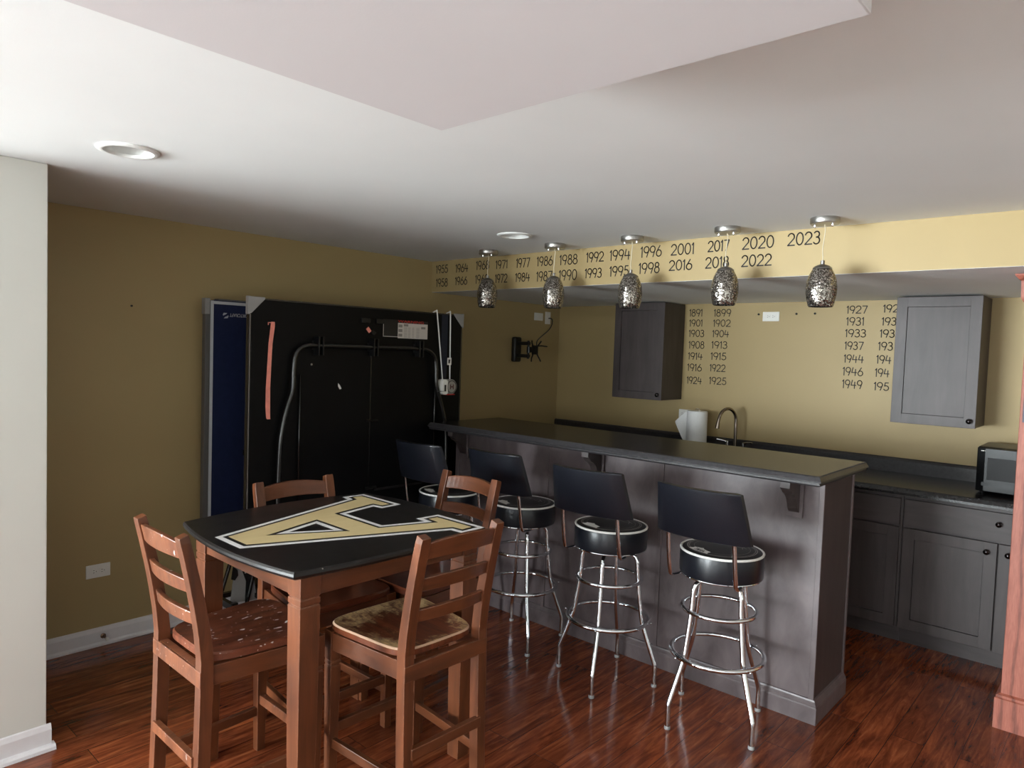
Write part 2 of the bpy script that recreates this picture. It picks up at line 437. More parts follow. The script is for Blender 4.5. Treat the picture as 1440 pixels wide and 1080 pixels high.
def tag(o, label, cat, group=None, kind=None):
    o['label'] = label; o['category'] = cat
    if group: o['group'] = group
    if kind: o['kind'] = kind
    return o

def struct(name, mb, mat, bevel=0, parent=None, recalc=True, label=None):
    o = obj(name, mb, mat, parent, bevel, recalc=recalc)
    if parent is None: o['kind'] = 'structure'
    if label: o['label'] = label
    return o

def copy_tree(src, name=None):
    """copies a thing with its parts and sub-parts"""
    c = src.copy(); COL.objects.link(c)
    for ch in src.children:
        d = ch.copy(); COL.objects.link(d); d.parent = c
        for g in ch.children:
            e = g.copy(); COL.objects.link(e); e.parent = d
    return c

def arc(cx, cy, r, a0, a1, n=12):
    return [(cx + r * cos(radians(a0 + (a1 - a0) * i / n)), cy + r * sin(radians(a0 + (a1 - a0) * i / n))) for i in range(n + 1)]

def smoothpath(pts, n=8):
    """Catmull-Rom through the points"""
    P = [Vector(p) for p in pts]; P = [P[0] * 2 - P[1]] + P + [P[-1] * 2 - P[-2]]; out = []
    for i in range(1, len(P) - 2):
        for k in range(n):
            t = k / n; a, b, c, d = P[i - 1:i + 3]
            out.append(.5 * ((2 * b) + (c - a) * t + (2 * a - 5 * b + 4 * c - d) * t * t + (3 * b - a - 3 * c + d) * t ** 3))
    out.append(P[-2]); return out

def text_mesh(body, bold=0.0, extrude=0.0):
    cu = bpy.data.curves.new('lettering', 'FONT'); cu.body = body; cu.size = 1; cu.offset = bold; cu.extrude = extrude; cu.resolution_u = 3
    o = bpy.data.objects.new('lettering', cu); COL.objects.link(o)
    dg = bpy.context.evaluated_depsgraph_get(); me = bpy.data.meshes.new_from_object(o.evaluated_get(dg))
    vs = [tuple(v.co) for v in me.vertices]; fs = [tuple(p.vertices) for p in me.polygons]
    bpy.data.objects.remove(o); bpy.data.curves.remove(cu); bpy.data.meshes.remove(me)
    x0 = min(v[0] for v in vs); x1 = max(v[0] for v in vs); y0 = min(v[1] for v in vs); y1 = max(v[1] for v in vs)
    return [((v[0] - x0) / (x1 - x0), (v[1] - y0) / (y1 - y0)) for v in vs], fs

def lettering(name, body, fn, mat, parent, bold=0.0, label=None):
    """fn maps unit square (a right, b up) to room coordinates"""
    vs, fs = text_mesh(body, bold); mb = MB(); mb.add([fn(a, b) for a, b in vs], fs)
    return obj(name, mb, mat, parent, world=True, label=label, recalc=False)

# thin rounded numerals as drawn on the walls
DG = {'0': (.64, [arc(.32, .5, .3, 0, 360, 20)]), '1': (.22, [[(.0, .80), (.15, .98), (.15, 0)]]),
 '2': (.62, [arc(.30, .69, .28, 165, -30, 12) + [(.02, .02), (.62, .02)]]),
 '3': (.54, [arc(.25, .75, .23, 150, -95, 12), arc(.25, .27, .27, 95, -150, 14)]),
 '4': (.66, [[(.16, .98), (.02, .38), (.64, .38)], [(.48, .78), (.46, 0)]]),
 '5': (.58, [[(.52, .97), (.16, .97), (.10, .56)] + arc(.27, .31, .29, 118, -150, 14)]),
 '6': (.60, [arc(.30, .30, .29, 0, 360, 18), [(.03, .40), (.40, .98)]]),
 '7': (.58, [[(.02, .96), (.57, .96), (.22, 0)]]),
 '8': (.56, [arc(.28, .76, .21, 0, 360, 16), arc(.28, .28, .27, 0, 360, 16)]),
 '9': (.60, [arc(.30, .69, .29, 0, 360, 18), [(.58, .62), (.36, 0)]])}
DG['0'] = (.64, [[(.32 + .30 * cos(t * pi / 10), .5 + .48 * sin(t * pi / 10)) for t in range(21)]])
def numeral(txt, x0, x1, z0, z1, y, parent, stroke=.0064):
    tot = sum(DG[c][0] for c in txt) + .14 * (len(txt) - 1); sx = (x1 - x0) / tot; h = z1 - z0; a = 0.0; mb = MB()
    for c in txt:
        wd, st = DG[c]
        for pl in st:
            P = [(x0 + (a + u) * sx, z0 + v * h) for u, v in pl]; n = len(P)
            for i in range(n - 1):
                (ax, az), (bx, bz) = P[i], P[i + 1]; L = math.hypot(bx - ax, bz - az) or 1e-9
                tx, tz = (bx - ax) / L, (bz - az) / L; nx, nz = -tz * stroke / 2, tx * stroke / 2; e = stroke * .3
                ax -= tx * e; az -= tz * e; bx += tx * e; bz += tz * e
                mb.add([(ax + nx, y, az + nz), (bx + nx, y, bz + nz), (bx - nx, y, bz - nz), (ax - nx, y, az - nz)], [(3, 2, 1, 0)])
        a += wd + .14
    return obj('year_numeral', mb, 'numeral', parent, label='black thin-lettered year %s' % txt if len(txt) == 4 else 'faded year numeral cut off by the wall cabinet', recalc=False)

# ------------------------------------------------------------------ room shell
struct('floor', MB().box(-5.1, -12.4, -.1, 6.7, .1, 0), 'floor')
struct('floor_bounce_sheet', MB().box(-5.0, -12.0, 0, 6.6, -5.75, .012), 'bounce_floor')  # added unseen sheet that reflects window light onto the ceiling
def circ(cx, cy, r, n=40): return [(cx + r * cos(2 * pi * k / n), cy + r * sin(2 * pi * k / n)) for k in range(n)]
DL = [(1.353, -4.124), (1.34, -2.13)]
cl = MB().tess([[(-5.1, -12.4), (6.7, -12.4), (6.7, .1), (-3.6, .1)]] + [circ(x, y, .082) for x, y in DL], lambda a, b, h: (a, b, H + h), .004)
struct('ceiling', cl, 'ceiling')
struct('ceiling_void', MB().box(-5.1, -12.4, H + .16, 6.7, .1, H + .22), 'ceiling')
struct('wall_left', MB().box(-.1, -4.3, 0, 0, .1, H), 'mustard')
WB = struct('wall_back', MB().box(-.1, 0, 0, 6.7, .1, H), 'mustard')
struct('wall_near_left', MB().box(-.1, -4.62, 0, .876, -4.236, H), 'white_wall', .004)
struct('wall_far_left', MB().box(-5.1, -12.4, 0, -5.0, -4.5, H), 'white_wall')
struct('wall_alcove', MB().box(-5.1, -4.62, 0, -.1, -4.5, H), 'white_wall')
struct('wall_right', MB().box(6.6, -12.4, 0, 6.7, .1, H), 'white_wall')
struct('wall_front', MB().box(-5.1, -12.1, 0, -4.0, -12.0, H).box(1.6, -12.1, 0, 3.6, -12.0, H).box(5.4, -12.1, 0, 6.7, -12.0, H).box(-4.0, -12.1, 2.1, 1.6, -12.0, H).box(3.6, -12.1, 2.08, 5.4, -12.0, H).box(3.6, -12.1, 0, 5.4, -12.0, .82), 'white_wall')
fr = MB()
for x in (-4.0, -2.14, -.27, 1.54): fr.box(x, -12.04, .03, x + .06, -12.0, 2.07)
fr.box(-4.0, -12.04, 0, 1.6, -12.0, .05).box(-4.0, -12.04, 2.05, 1.6, -12.0, 2.1)
struct('door_1', fr, 'frame_white')
wf = MB()
for x in (3.6, 4.475, 5.35): wf.box(x, -12.04, .82, x + .05, -12.0, 2.08)
wf.box(3.6, -12.04, .82, 5.4, -12.0, .87).box(3.6, -12.04, 2.03, 5.4, -12.0, 2.08)
struct('added_fill_frame', wf, 'frame_white')  # frame around the added fill light, out of view
# bulkhead over the bar (yellow face, white underside), dropped duct box in front
BK = struct('wall_bulkhead', MB().box(0, YS, ZS + .004, 6.6, 0, H), 'mustard')
struct('ceiling_bulkhead', MB().box(0, YS + .0015, ZS + .0028, 6.6, 0, ZS + .004), 'ceiling')
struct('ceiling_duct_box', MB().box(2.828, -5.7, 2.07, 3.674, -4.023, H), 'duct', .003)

def baseboard(name, pts):
    """pts: from/to along the wall with outward normal; stepped white skirting"""
    mb = MB()
    for (x0, y0), (x1, y1), (nx, ny) in pts:
        prof = [(0, 0), (.020, 0), (.020, .012), (.014, .022), (.013, .075), (.009, .085), (.006, .093), (0, .096)]
        mb.loft([[(x + nx * d, y + ny * d, z) for d, z in prof] for x, y in ((x0, y0), (x1, y1))], True)
    return struct(name, mb, 'base_white')
baseboard('baseboard_left', [((0, -4.236), (0, 0), (1, 0))])
baseboard('baseboard_near_left', [((.876, -4.62), (.876, -4.222), (1, 0))])
shoe = MB(); shoe.loft([[(.876 + d, y, z) for d, z in [(0, 0), (.036, 0), (.034, .012), (.026, .020), (0, .022)]] for y in (-4.62, -4.212)], True)
struct('trim_1', shoe, 'base_white')

# year numerals painted on the bulkhead and on the back wall
Y1 = [('1955',0.047,0.171,2.158,2.215),('1964',0.256,0.38,2.155,2.212),('1968',0.463,0.586,2.163,2.222),('1971',0.651,0.757,2.16,2.215),('1977',0.838,0.954,2.158,2.217),('1986',1.017,1.145,2.158,2.217),('1988',1.203,1.339,2.155,2.216),('1992',1.409,1.534,2.16,2.218),('1994',1.58,1.719,2.16,2.22),('1996',1.791,1.924,2.165,2.226),('2001',1.985,2.123,2.165,2.225),('2017',2.205,2.323,2.169,2.226),('2020',2.396,2.558,2.168,2.229),('2023',2.628,2.781,2.17,2.231),('1958',0.051,0.172,2.059,2.117),('1966',0.254,0.375,2.065,2.121),('1969',0.459,0.582,2.068,2.126),('1972',0.65,0.759,2.065,2.122),('1984',0.834,0.958,2.065,2.121),('1987',1.017,1.144,2.06,2.122),('1990',1.202,1.339,2.058,2.122),('1993',1.403,1.523,2.065,2.121),('1995',1.583,1.713,2.067,2.125),('1998',1.783,1.915,2.073,2.133),('2016',1.977,2.115,2.081,2.137),('2018',2.195,2.325,2.082,2.14),('2022',2.396,2.551,2.08,2.138)]
Y2 = [('1891',1.295,1.403,1.924,1.979),('1901',1.298,1.407,1.846,1.898),('1903',1.298,1.424,1.765,1.818),('1908',1.301,1.43,1.674,1.73),('1914',1.3,1.421,1.588,1.641),('1916',1.298,1.418,1.498,1.553),('1924',1.299,1.423,1.398,1.452),('1899',1.501,1.635,1.922,1.976),('1902',1.499,1.636,1.845,1.897),('1904',1.496,1.627,1.765,1.817),('1913',1.493,1.618,1.679,1.732),('1915',1.491,1.614,1.592,1.646),('1922',1.488,1.612,1.503,1.556),('1925',1.488,1.624,1.404,1.458),('1927',2.458,2.585,1.936,1.986),('1931',2.46,2.569,1.856,1.909),('1933',2.457,2.584,1.778,1.829),('1937',2.458,2.573,1.694,1.746),('1944',2.458,2.58,1.606,1.659),('1946',2.455,2.58,1.519,1.574),('1949',2.456,2.579,1.433,1.489),('192',2.683,2.772,1.941,1.99),('193',2.679,2.762,1.857,1.907),('193',2.672,2.756,1.778,1.828),('193',2.666,2.75,1.694,1.747),('194',2.66,2.746,1.607,1.66),('194',2.656,2.74,1.52,1.573),('195',2.654,2.742,1.431,1.483)]
for t, a, b, c, d in Y1: numeral(t, a, b, c, d, YS - .0012, BK)
for t, a, b, c, d in Y2: numeral(t, a, b, c, d, -.0012, WB, .0060)

# ------------------------------------------------------------------ recessed ceiling lights
for i, (x, y) in enumerate(DL):
    lab = ['white recessed ceiling light near the white wall, left of the table', 'white recessed ceiling light just in front of the yellow bulkhead'][i]
    t = thing('recessed_light', lab, 'ceiling light', (x, y, H), 0, 'recessed ceiling lights')
    obj('trim_ring', MB().lathe([(.074, .002), (.098, .0), (.098, -.004), (.090, -.009), (.078, -.008), (.074, .002)], 48, capb=False, capt=False), 'lamp_white', t)
    obj('baffle', MB().lathe([(.080, .0), (.079, .01), (.062, .10), (.0005, .102)], 48, capb=False), 'lamp_white', t)
    obj('bulb', MB().lathe([(.0005, .058), (.030, .060), (.046, .072), (.050, .085), (.040, .101)], 32), 'lamp_glass', t)

# ------------------------------------------------------------------ pendants
PN = [(.793, 1.880), (1.339, 1.868), (1.872, 1.860), (2.416, 1.866), (2.875, 1.851)]
PLAB = ['silver mosaic pendant light farthest left, in front of year 1969', 'silver mosaic pendant light second from left, in front of years 1986 and 1987', 'silver mosaic pendant light in the middle of five, in front of year 1995', 'silver mosaic pendant light second from right, in front of years 2017 and 2018', 'silver mosaic pendant light farthest right, to the right of year 2023']
shade_prof = [(.050, 0), (.0535, .004), (.060, .030), (.0650, .062), (.0655, .085), (.0625, .112), (.055, .140), (.044, .162), (.038, .170)]
shade_in = [(r - .004, z) for r, z in shade_prof[::-1]]
for i, (x, zb) in enumerate(PN):
    t = thing('pendant_light', PLAB[i], 'pendant light', (x, -1.77, H), 0, 'pendant lights over the bar')
    d = zb - H
    can = obj('canopy', MB().lathe([(.001, 0), (.061, 0), (.062, -.003), (.062, -.024), (.059, -.028), (.001, -.029)], 40), 'nickel', t)
    for s in (-1, 1): obj('canopy_screw', MB().lathe([(.006, -.028), (.006, -.038), (.004, -.042), (.001, -.043)], 12, (s * .038, -.012, 0)), 'chrome', can)
    pts = [(.004 * sin(k * .9) * (0 < k < 8), .003 * cos(k * 1.3) * (0 < k < 8), -.029 + (d + .205 + .029) * k / 8) for k in range(9)]
    obj('cord', MB().tube(smoothpath(pts, 3), .0022, 8), 'cord', t)
    obj('shade', MB().lathe([(r, z + d) for r, z in shade_prof + shade_in], 48, capb=False, capt=False), 'mosaic', t)
    obj('shade_cap', MB().lathe([(.041, d + .168), (.040, d + .173), (.030, d + .182), (.016, d + .188), (.009, d + .190), (.009, d + .206), (.003, d + .208)], 32), 'cap', t)
    obj('bulb', MB().sphere((0, 0, d + .085), .022, 16, 10, (1, 1, 1.4)).lathe([(.013, d + .11), (.013, d + .17)], 16), 'lamp_glass', t)

# ------------------------------------------------------------------ wall plates, anchors, mount on the walls
def outlet(label, c, nrm, w=.115, h=.070, sockets=2, blank=False):
    """plate lying on a wall; nrm 'x' or '-y'"""
    t = thing('outlet_cover' if not blank else 'wall_plate', label, 'outlet' if not blank else 'wall plate', c)
    if nrm == 'x':
        F = lambda a, b, d: (d, a, b)
        pl = MB().box(0, -w / 2, -h / 2, .006, w / 2, h / 2)
    else:
        F = lambda a, b, d: (a, -d, b)
        pl = MB().box(-w / 2, -.006, -h / 2, w / 2, 0, h / 2)
    obj('plate', pl, 'plate', t, .003)
    for k in range(sockets):
        a0 = (k - (sockets - 1) / 2) * .038
        poly = [(a0 + .016 * cos(q * pi / 12), max(-.0135, min(.0135, .018 * sin(q * pi / 12)))) for q in range(24)]
        if nrm == 'x': so = obj('socket', MB().prism(poly, .0062, .009, 'x'), 'plate', t)
        else: so = obj('socket', MB().loft([[F(a, b, .0062) for a, b in poly], [F(a, b, .009) for a, b in poly]]), 'plate', t)
        mb = MB()
        for da, db, sa, sb in ((-.003, .006, .006, .0012), (-.003, -.006, .006, .0012), (.008, 0, .0025, .0025)):
            q = [(a0 + da - sa / 2, db - sb), (a0 + da + sa / 2, db - sb), (a0 + da + sa / 2, db + sb), (a0 + da - sa / 2, db + sb)]
            mb.loft([[F(a, b, .0088) for a, b in q], [F(a, b, .0096) for a, b in q]])
        obj('slot', mb, 'plate_dark', so)
    return t
outlet('white double outlet low on the mustard left wall above the baseboard', (0, -3.779, .396), 'x')
outlet('white double outlet high on the back wall between the painted years', (1.943, 0, 1.918), '-y', .122, .068)
outlet('white outlet on back wall half hidden by the paper towel roll', (1.295, 0, 1.157), '-y', .105, .068)
outlet('blank white plate on left wall beside the cable plate', (0, -.300, 1.912), 'x', .118, .066, 0, True)
cp = outlet('white cable plate near the corner with a black cable plugged in', (0, -.172, 1.908), 'x', .072, .108, 0, True)
an = [(1.85, 1.935, 'black wall anchor just left of the high outlet'), (2.123, 1.936, 'black wall anchor first to the right of the high outlet'), (2.25, 1.937, 'black wall anchor farthest right of the high outlet')]
for x, z, lab in an:
    a = MB().lathe([(.001, -.010), (.006, -.008), (.008, -.003), (.008, 0)], 14, (x, 0, z), 'y')
    tag(obj('wall_anchor', a, 'black_plastic', at=(x, 0, z)), lab, 'wall anchor', 'screw anchors left on the back wall')
tag(obj('wall_nail', MB().lathe([(.001, .008), (.005, .007), (.006, 0)], 12, (0, -3.628, 1.774), 'x'), 'black_plastic', at=(0, -3.628, 1.774)), 'small dark nail alone high on the mustard left wall', 'nail')
ds = thing('door_stop', 'bronze door stop with white tip on the left baseboard', 'door stop', (.013, -3.757, .050))
obj('base', MB().lathe([(.013, 0), (.013, .004), (.006, .007), (.005, .05)], 16, axis='x'), 'brass', ds)
obj('tip', MB().lathe([(.007, .048), (.009, .052), (.009, .064), (.006, .067)], 14, axis='x'), 'plate', ds)

# tv mount: wall plate, two arms, swivel and the crossed head
tm = thing('tv_wall_mount', 'black swing-arm television bracket on the left wall, without a screen', 'tv mount', (0, -.6, 1.62))
obj('wall_plate', MB().box(0, -.045, -.105, .045, .045, .105), 'black_plastic', tm, .015, 3)
for s in (-1, 1): obj('arm', MB().box(.03, -.018, s * .052 - .014, .165, .018, s * .052 + .014), 'black_plastic', tm, .005)
obj('pivot', MB().lathe([(.010, -.075), (.010, .075)], 16, (.155, 0, 0)).lathe([(.022, -.024), (.022, .024)], 20, (.165, 0, 0)).box(.16, -.016, -.018, .225, .016, .018), 'black_plastic', tm)
hd = MB().box(.222, -.035, -.038, .232, .035, .038)
for q in ((.05, .075), (-.05, .075), (.05, -.095), (-.05, -.095)):
    hd.tube([(.228, q[0] * .4, q[1] * .3), (.235, q[0], q[1] * .75), (.243, q[0] * 1.2, q[1])], .006, 8)
hd.tube([(.23, 0, .03), (.27, .03, .035), (.31, .06, .03)], .005, 8)
obj('head', hd, 'black_plastic', tm)
obj('washer', MB().torus((.219, -.006, -.012), .018, .004, 20, 6, 'x'), 'nickel', tm)
cb = MB().tube(smoothpath([(.004, -.165, 1.905), (.02, -.150, 1.905), (.03, -.140, 1.890), (.04, -.16, 1.845), (.07, -.24, 1.795), (.12, -.38, 1.745), (.18, -.52, 1.695), (.225, -.575, 1.64)], 6), .0045, 8)
tag(obj('cable', cb, 'black_plastic', at=(.004, -.165, 1.905)), 'black cable hanging from the white plate to the tv bracket', 'cable')

# ------------------------------------------------------------------ bar base and bar top
bb = thing('bar_counter', 'grey-brown stained wood bar base with corbels under the black top', 'bar', (1.8, -1.64, 0))
def P(name, mb, mat, par, bevel=0, label=None, bseg=2): return obj(name, mb, mat, par, bevel, bseg, world=True, label=label)
P('front_panel', MB().box(XPL, YP, 0, XP - .02, YP + .02, ZT - .0456), 'bar_wood', bb)
P('end_panel', MB().box(XP - .02, YP + .001, 0, XP, YPB, ZT - .0456), 'cab_wood_v', bb, .001)
P('end_panel', MB().box(XPL, YP + .02, 0, XPL + .02, YPB, ZT - .0456), 'cab_wood_v', bb, .001)
P('back_panel', MB().box(XPL + .02, YPB - .02, 0, XP - .02, YPB, ZT - .0456), 'bar_wood', bb)
for x in (.650, 1.404, 2.161): P('batten', MB().box(x - .011, YP - .008, .10, x + .011, YP, ZT - .046), 'bar_wood', bb, .002)
P('corner_trim', MB().box(XP - .022, YP - .006, .10, XP + .002, YP + .004, ZT - .0456), 'bar_wood', bb, .002)
P('corner_trim', MB().box(XP - .004, YPB - .014, .10, XP + .006, YPB + .005, ZT - .046), 'bar_wood', bb, .002)
P('under_top_rail', MB().box(XPL + .05, YP - .014, ZT - .060, XP - .01, YP, ZT - .0456), 'bar_wood', bb, .002)
prof = [(0, 0), (.020, 0), (.020, .072), (.017, .078), (.017, .084), (.009, .097), (.007, .104), (0, .106)]
def ring(d, z): return [(XPL - .0, YP - d, z), (XP + d, YP - d, z), (XP + d, YPB + d * .2, z), (XPL, YPB + d * .2, z)]
sk = MB()
sk.loft([[(XPL, YP - d, z) for d, z in prof], [(XP + .0, YP - d, z) for d, z in prof]], True)
pts0 = [[(XP + d, YP - d, z) for d, z in prof], [(XP + d, YPB, z) for d, z in prof]]
sk.loft([[(XP, YP - d, z) for d, z in prof], [(XP + d, YP - d, z) for d, z in prof]], True); sk.loft(pts0, True)
P('base_moulding', sk, 'bar_wood', bb)
def corbel(x):
    cb_ = P('corbel', MB().box(x - .036, YP - .018, .905, x + .036, YP - .004, ZT - .060), 'bar_wood', bb, .002)
    yt = YP - .018; top = ZT - .046
    pr = [(yt, .925), (yt, top), (YF + .022, top), (YF + .022, top - .030)] + [(YF + .030, top - .036), (YF + .040, top - .046)]
    pr += [(yt - .012 - .075 * (1 - sin(a)) , .940 + .085 * (1 - cos(a)) ) for a in [radians(q) for q in (82, 66, 50, 36, 24, 12)]][::1] if False else []
    curve = [(YF + .040, top - .040), (YF + .052, top - .052), (YF + .075, top - .062), (YF + .098, top - .082), (YF + .112, top - .108), (YF + .122, top - .130), (YF + .135, top - .145)]
    poly = [(yt, top - .150), (yt, top), (YF + .022, top), (YF + .020, top - .028)] + curve
    b = P('bracket', MB().prism(poly, x - .022, x + .022, 'x'), 'cab_wood_v', cb_, .0015)
for x in (.715, 1.770, 2.840): corbel(x)

bt = thing('bar_countertop', 'long black laminate bar top with rolled edge', 'countertop', (1.76, -1.67, ZT))
o_ = [(.010, ZT), (.004, ZT - .004), (-.004, ZT - .020), (-.006, ZT - .026), (.004, ZT - .030), (.002, ZT - .038), (.008, ZT - .045)]
def slab(d, z): return [(XL + d, YF + d, z), (XR - d, YF + d, z), (XR - d, YB - d, z), (XL + d, YB - d, z)]
P('top_surface', MB().loft([slab(.0105, ZT - .003), slab(.010, ZT)], True), 'bar_top', bt)
P('edge', MB().loft([slab(d, z) for d, z in o_[::-1]], False).add(slab(.008, ZT - .045), [(0, 1, 2, 3)]), 'edge', bt)

# ------------------------------------------------------------------ base cabinets, worktop, things on it
def shaker(x0, x1, z0, z1, y, st=.058, dep=.020):
    mb = MB()
    mb.box(x0, y, z0, x0 + st, y + dep, z1).box(x1 - st, y, z0, x1, y + dep, z1)
    mb.box(x0 + st, y, z0, x1 - st, y + dep, z0 + st).box(x0 + st, y, z1 - st, x1 - st, y + dep, z1)
    return mb
def shaker_panel(x0, x1, z0, z1, y, st=.058): return MB().box(x0 + st + .002, y + .008, z0 + st + .002, x1 - st - .002, y + .018, z1 - st - .002)
def knob(x, z, y, par):
    return P('knob', MB().lathe([(.001, -.026), (.009, -.025), (.0145, -.020), (.0150, -.015), (.009, -.010), (.005, -.006), (.006, -.001)], 20, (x, y, z), 'y'), 'knob', par)
YD = -.600
def base_unit(label, x0, x1, doors, drawers, knobs_d, knobs_w):
    t = thing('base_cabinet', label, 'cabinet', ((x0 + x1) / 2, -.3, 0), 0, 'base cabinets along the back wall')
    P('carcass', MB().box(x0 + .001, -.580, .10, x1 - .001, -.002, .872), 'cab_wood_v', t, .001)
    P('toe_kick', MB().box(x0 + .001, -.515, 0, x1 - .001, -.495, .10), 'cab_wood', t)
    for k, (a, b) in enumerate(doors):
        d = P('door', shaker(a, b, .106, .680, YD), 'cab_wood_v', t, .0012)
        P('door_panel', shaker_panel(a, b, .106, .680, YD), 'cab_wood_v', d)
        if knobs_w[k] is not None: knob(knobs_w[k], .630, YD, d)
    for k, (a, b) in enumerate(drawers):
        d = P('drawer', MB().box(a, YD, .692, b, YD + .020, .845), 'cab_wood', t, .0012)
        if knobs_d[k] is not None: knob(knobs_d[k], .785, YD, d)
    return t
base_unit('dark grey base cabinet half hidden behind the bar end', 2.245, 2.998, [(2.252, 2.615), (2.620, 2.984)], [(2.252, 2.984)], [None], [2.590, 2.645])
base_unit('dark grey wide base cabinet at right, below the microwave', 2.998, 3.908, [(3.006, 3.450), (3.457, 3.898)], [(3.006, 3.898)], [3.452], [3.405, 3.500])
base_unit('dark grey sink base cabinet hidden behind the bar under the faucet', 1.335, 2.245, [(1.342, 1.787), (1.793, 2.238)], [(1.342, 1.787), (1.793, 2.238)], [None, None], [1.755, 1.825])
base_unit('dark grey base cabinet in the corner by the left wall', .425, 1.335, [(.432, .877), (.883, 1.328)], [(.432, 1.328)], [.88], [.845, .915])
wt_ = thing('worktop', 'black laminate worktop with upstand along the back wall', 'countertop', (1.95, -.32, .91))
P('surface', MB().loft([[(.001, -.6412, .872), (.001, -.6412, .885), (.001, -.634, .906), (.001, -.628, .9104), (.001, -.001, .9104), (.001, -.001, .872)], [(3.93, -.6412, .872), (3.93, -.6412, .885), (3.93, -.634, .906), (3.93, -.628, .9104), (3.93, -.001, .9104), (3.93, -.001, .872)]], True), 'bar_top', wt_)
P('upstand', MB().loft([[(x, -.022, .9104), (x, -.022, .985), (x, -.017, .998), (x, -.008, 1.004), (x, -.001, 1.004), (x, -.001, .9104)] for x in (.001, 3.93)], True), 'edge', wt_)

# faucet
fa = thing('faucet', 'brushed gooseneck faucet with two lever handles behind the bar', 'faucet', (1.775, -.13, .9104))
dx, dy = -.40, -.917
sp = [(0, 0, 0), (0, 0, .10), (0, 0, .18)]
R_ = .080
sp += [(0, 0, .24)]
for k in range(1, 11):
    a = pi * .92 * k / 10; r = R_ * (1 - cos(a)); sp.append((dx * r, dy * r, .24 + R_ * 1.12 * sin(a)))
last = sp[-1]; sp.append((dx * .166, dy * .166, last[2] - .035))
obj('spout', MB().tube(smoothpath(sp, 4), .0115, 14), 'bronze_chrome', fa)
obj('spout_tip', MB().tube([(dx * .166, dy * .166, last[2] - .030), (dx * .172, dy * .172, last[2] - .075)], [.0135, .0165], 14), 'bronze_chrome', fa)
obj('base_ring', MB().lathe([(.026, 0), (.026, .008), (.018, .014)], 24), 'bronze_chrome', fa)
for s in (-1, 1):
    h = obj('handle', MB().lathe([(.018, 0), (.018, .008), (.010, .014), (.009, .085)], 16, (s * .060, 0, 0)).tube([(s * .060, 0, .082), (s * .095, -.008, .090), (s * .135, -.016, .094)], .0062, 10), 'chrome', fa)

# paper towel roll on its holder
pt = thing('paper_towel_roll', 'white paper towel roll standing on the back worktop by the faucet', 'paper towels', (1.487, -.17, .9104))
obj('roll', MB().lathe([(.021, .014), (.074, .012), (.0755, .02), (.0755, .285), (.074, .291), (.021, .291), (.021, .014)], 40, capb=False, capt=False), 'towel', pt)
obj('core', MB().lathe([(.0205, .016), (.0205, .289), (.0175, .289), (.0175, .016), (.0205, .016)], 24, capb=False, capt=False), 'label_grey', pt)
sheet = []
for k in range(7):
    f = k / 6
    sheet.append([(-.0765 - .075 * f * 1.0, -.012 - .02 * f, .012 + .0 + .06 * f * 0 + .02 * f), (-.0765 - .078 * f, -.012 - .03 * f - .015 * sin(f * 3), .288 - .11 * f)])
sh = MB()
n_ = len(sheet)
for k in range(n_ - 1):
    f0, f1 = k / (n_ - 1), (k + 1) / (n_ - 1)
    a = (-.074 - .085 * f0, -.010 - .03 * f0, .020 + .17 * f0 ** 1.2); b = (-.074 - .085 * f0, -.010 - .03 * f0 - .012 * sin(f0 * 3), .288 - .085 * f0)
    c = (-.074 - .085 * f1, -.010 - .03 * f1, .020 + .17 * f1 ** 1.2); d = (-.074 - .085 * f1, -.010 - .03 * f1 - .012 * sin(f1 * 3), .288 - .085 * f1)
    sh.add([a, b, d, c], [(0, 1, 2, 3)], True)
    e = lambda q: (q[0], q[1] + .0012, q[2]); sh.add([e(a), e(b), e(d), e(c)], [(3, 2, 1, 0)], True)
obj('loose_sheet', sh, 'towel', pt, recalc=False)
ho = thing('towel_holder', 'chrome wire holder inside the paper towel roll', 'towel holder', (1.487, -.17, .9104))
obj('base', MB().lathe([(.080, 0), (.080, .006), (.070, .010), (.001, .010)], 36), 'chrome', ho)
obj('post', MB().tube([(0, 0, .008), (0, 0, .295)], .004, 10).tube([(-.016, 0, .293), (-.014, 0, .306), (-.006, 0, .311), (0, 0, .300), (.006, 0, .311), (.014, 0, .306), (.016, 0, .293)], .0022, 8), 'chrome', ho)

# microwave
mw = thing('microwave', 'black countertop microwave at the right end of the back worktop', 'microwave', (3.54, -.26, .9104))
mx0, mx1, my0, my1, mz0, mz1 = 3.310, 3.765, -.445, -.09, .922, 1.168
P('body', MB().box(mx0, my0 + .03, mz0, mx1, my1, mz1), 'black_plastic', mw, .008)
dr = P('door', MB().prism([(mx0 + .002, my0 + .028), (mx0 + .002, my0 + .006), (mx0 + .04, my0 - .004), (mx0 + .18, my0 - .010), (mx0 + .32, my0 - .006), (mx0 + .335, my0 + .028)], mz0 + .004, mz1 - .004), 'gloss_black', mw, .003)
P('window', MB().prism([(mx0 + .052, my0 - .0062), (mx0 + .18, my0 - .0112), (mx0 + .275, my0 - .0092), (mx0 + .275, my0 - .006), (mx0 + .052, my0 - .004)], mz0 + .07, mz1 - .055), 'dark_glass', dr)
P('door_mark', MB().box(mx0 + .020, my0 - .0028, mz1 - .022, mx0 + .034, my0 - .0012, mz1 - .018).box(mx0 + .037, my0 - .0038, mz1 - .0205, mx0 + .050, my0 - .0022, mz1 - .018), 'plate', dr)
P('handle_strip', MB().prism([(mx0 + .03, my0 - .004), (mx0 + .18, my0 - .014), (mx0 + .31, my0 - .008), (mx0 + .31, my0 + .002), (mx0 + .03, my0 + .002)], mz0 + .035, mz0 + .055), 'gloss_black', dr)
P('control_panel', MB().box(mx0 + .337, my0 - .006, mz0 + .004, mx1 - .002, my0 + .03, mz1 - .004), 'gloss_black', mw, .003)
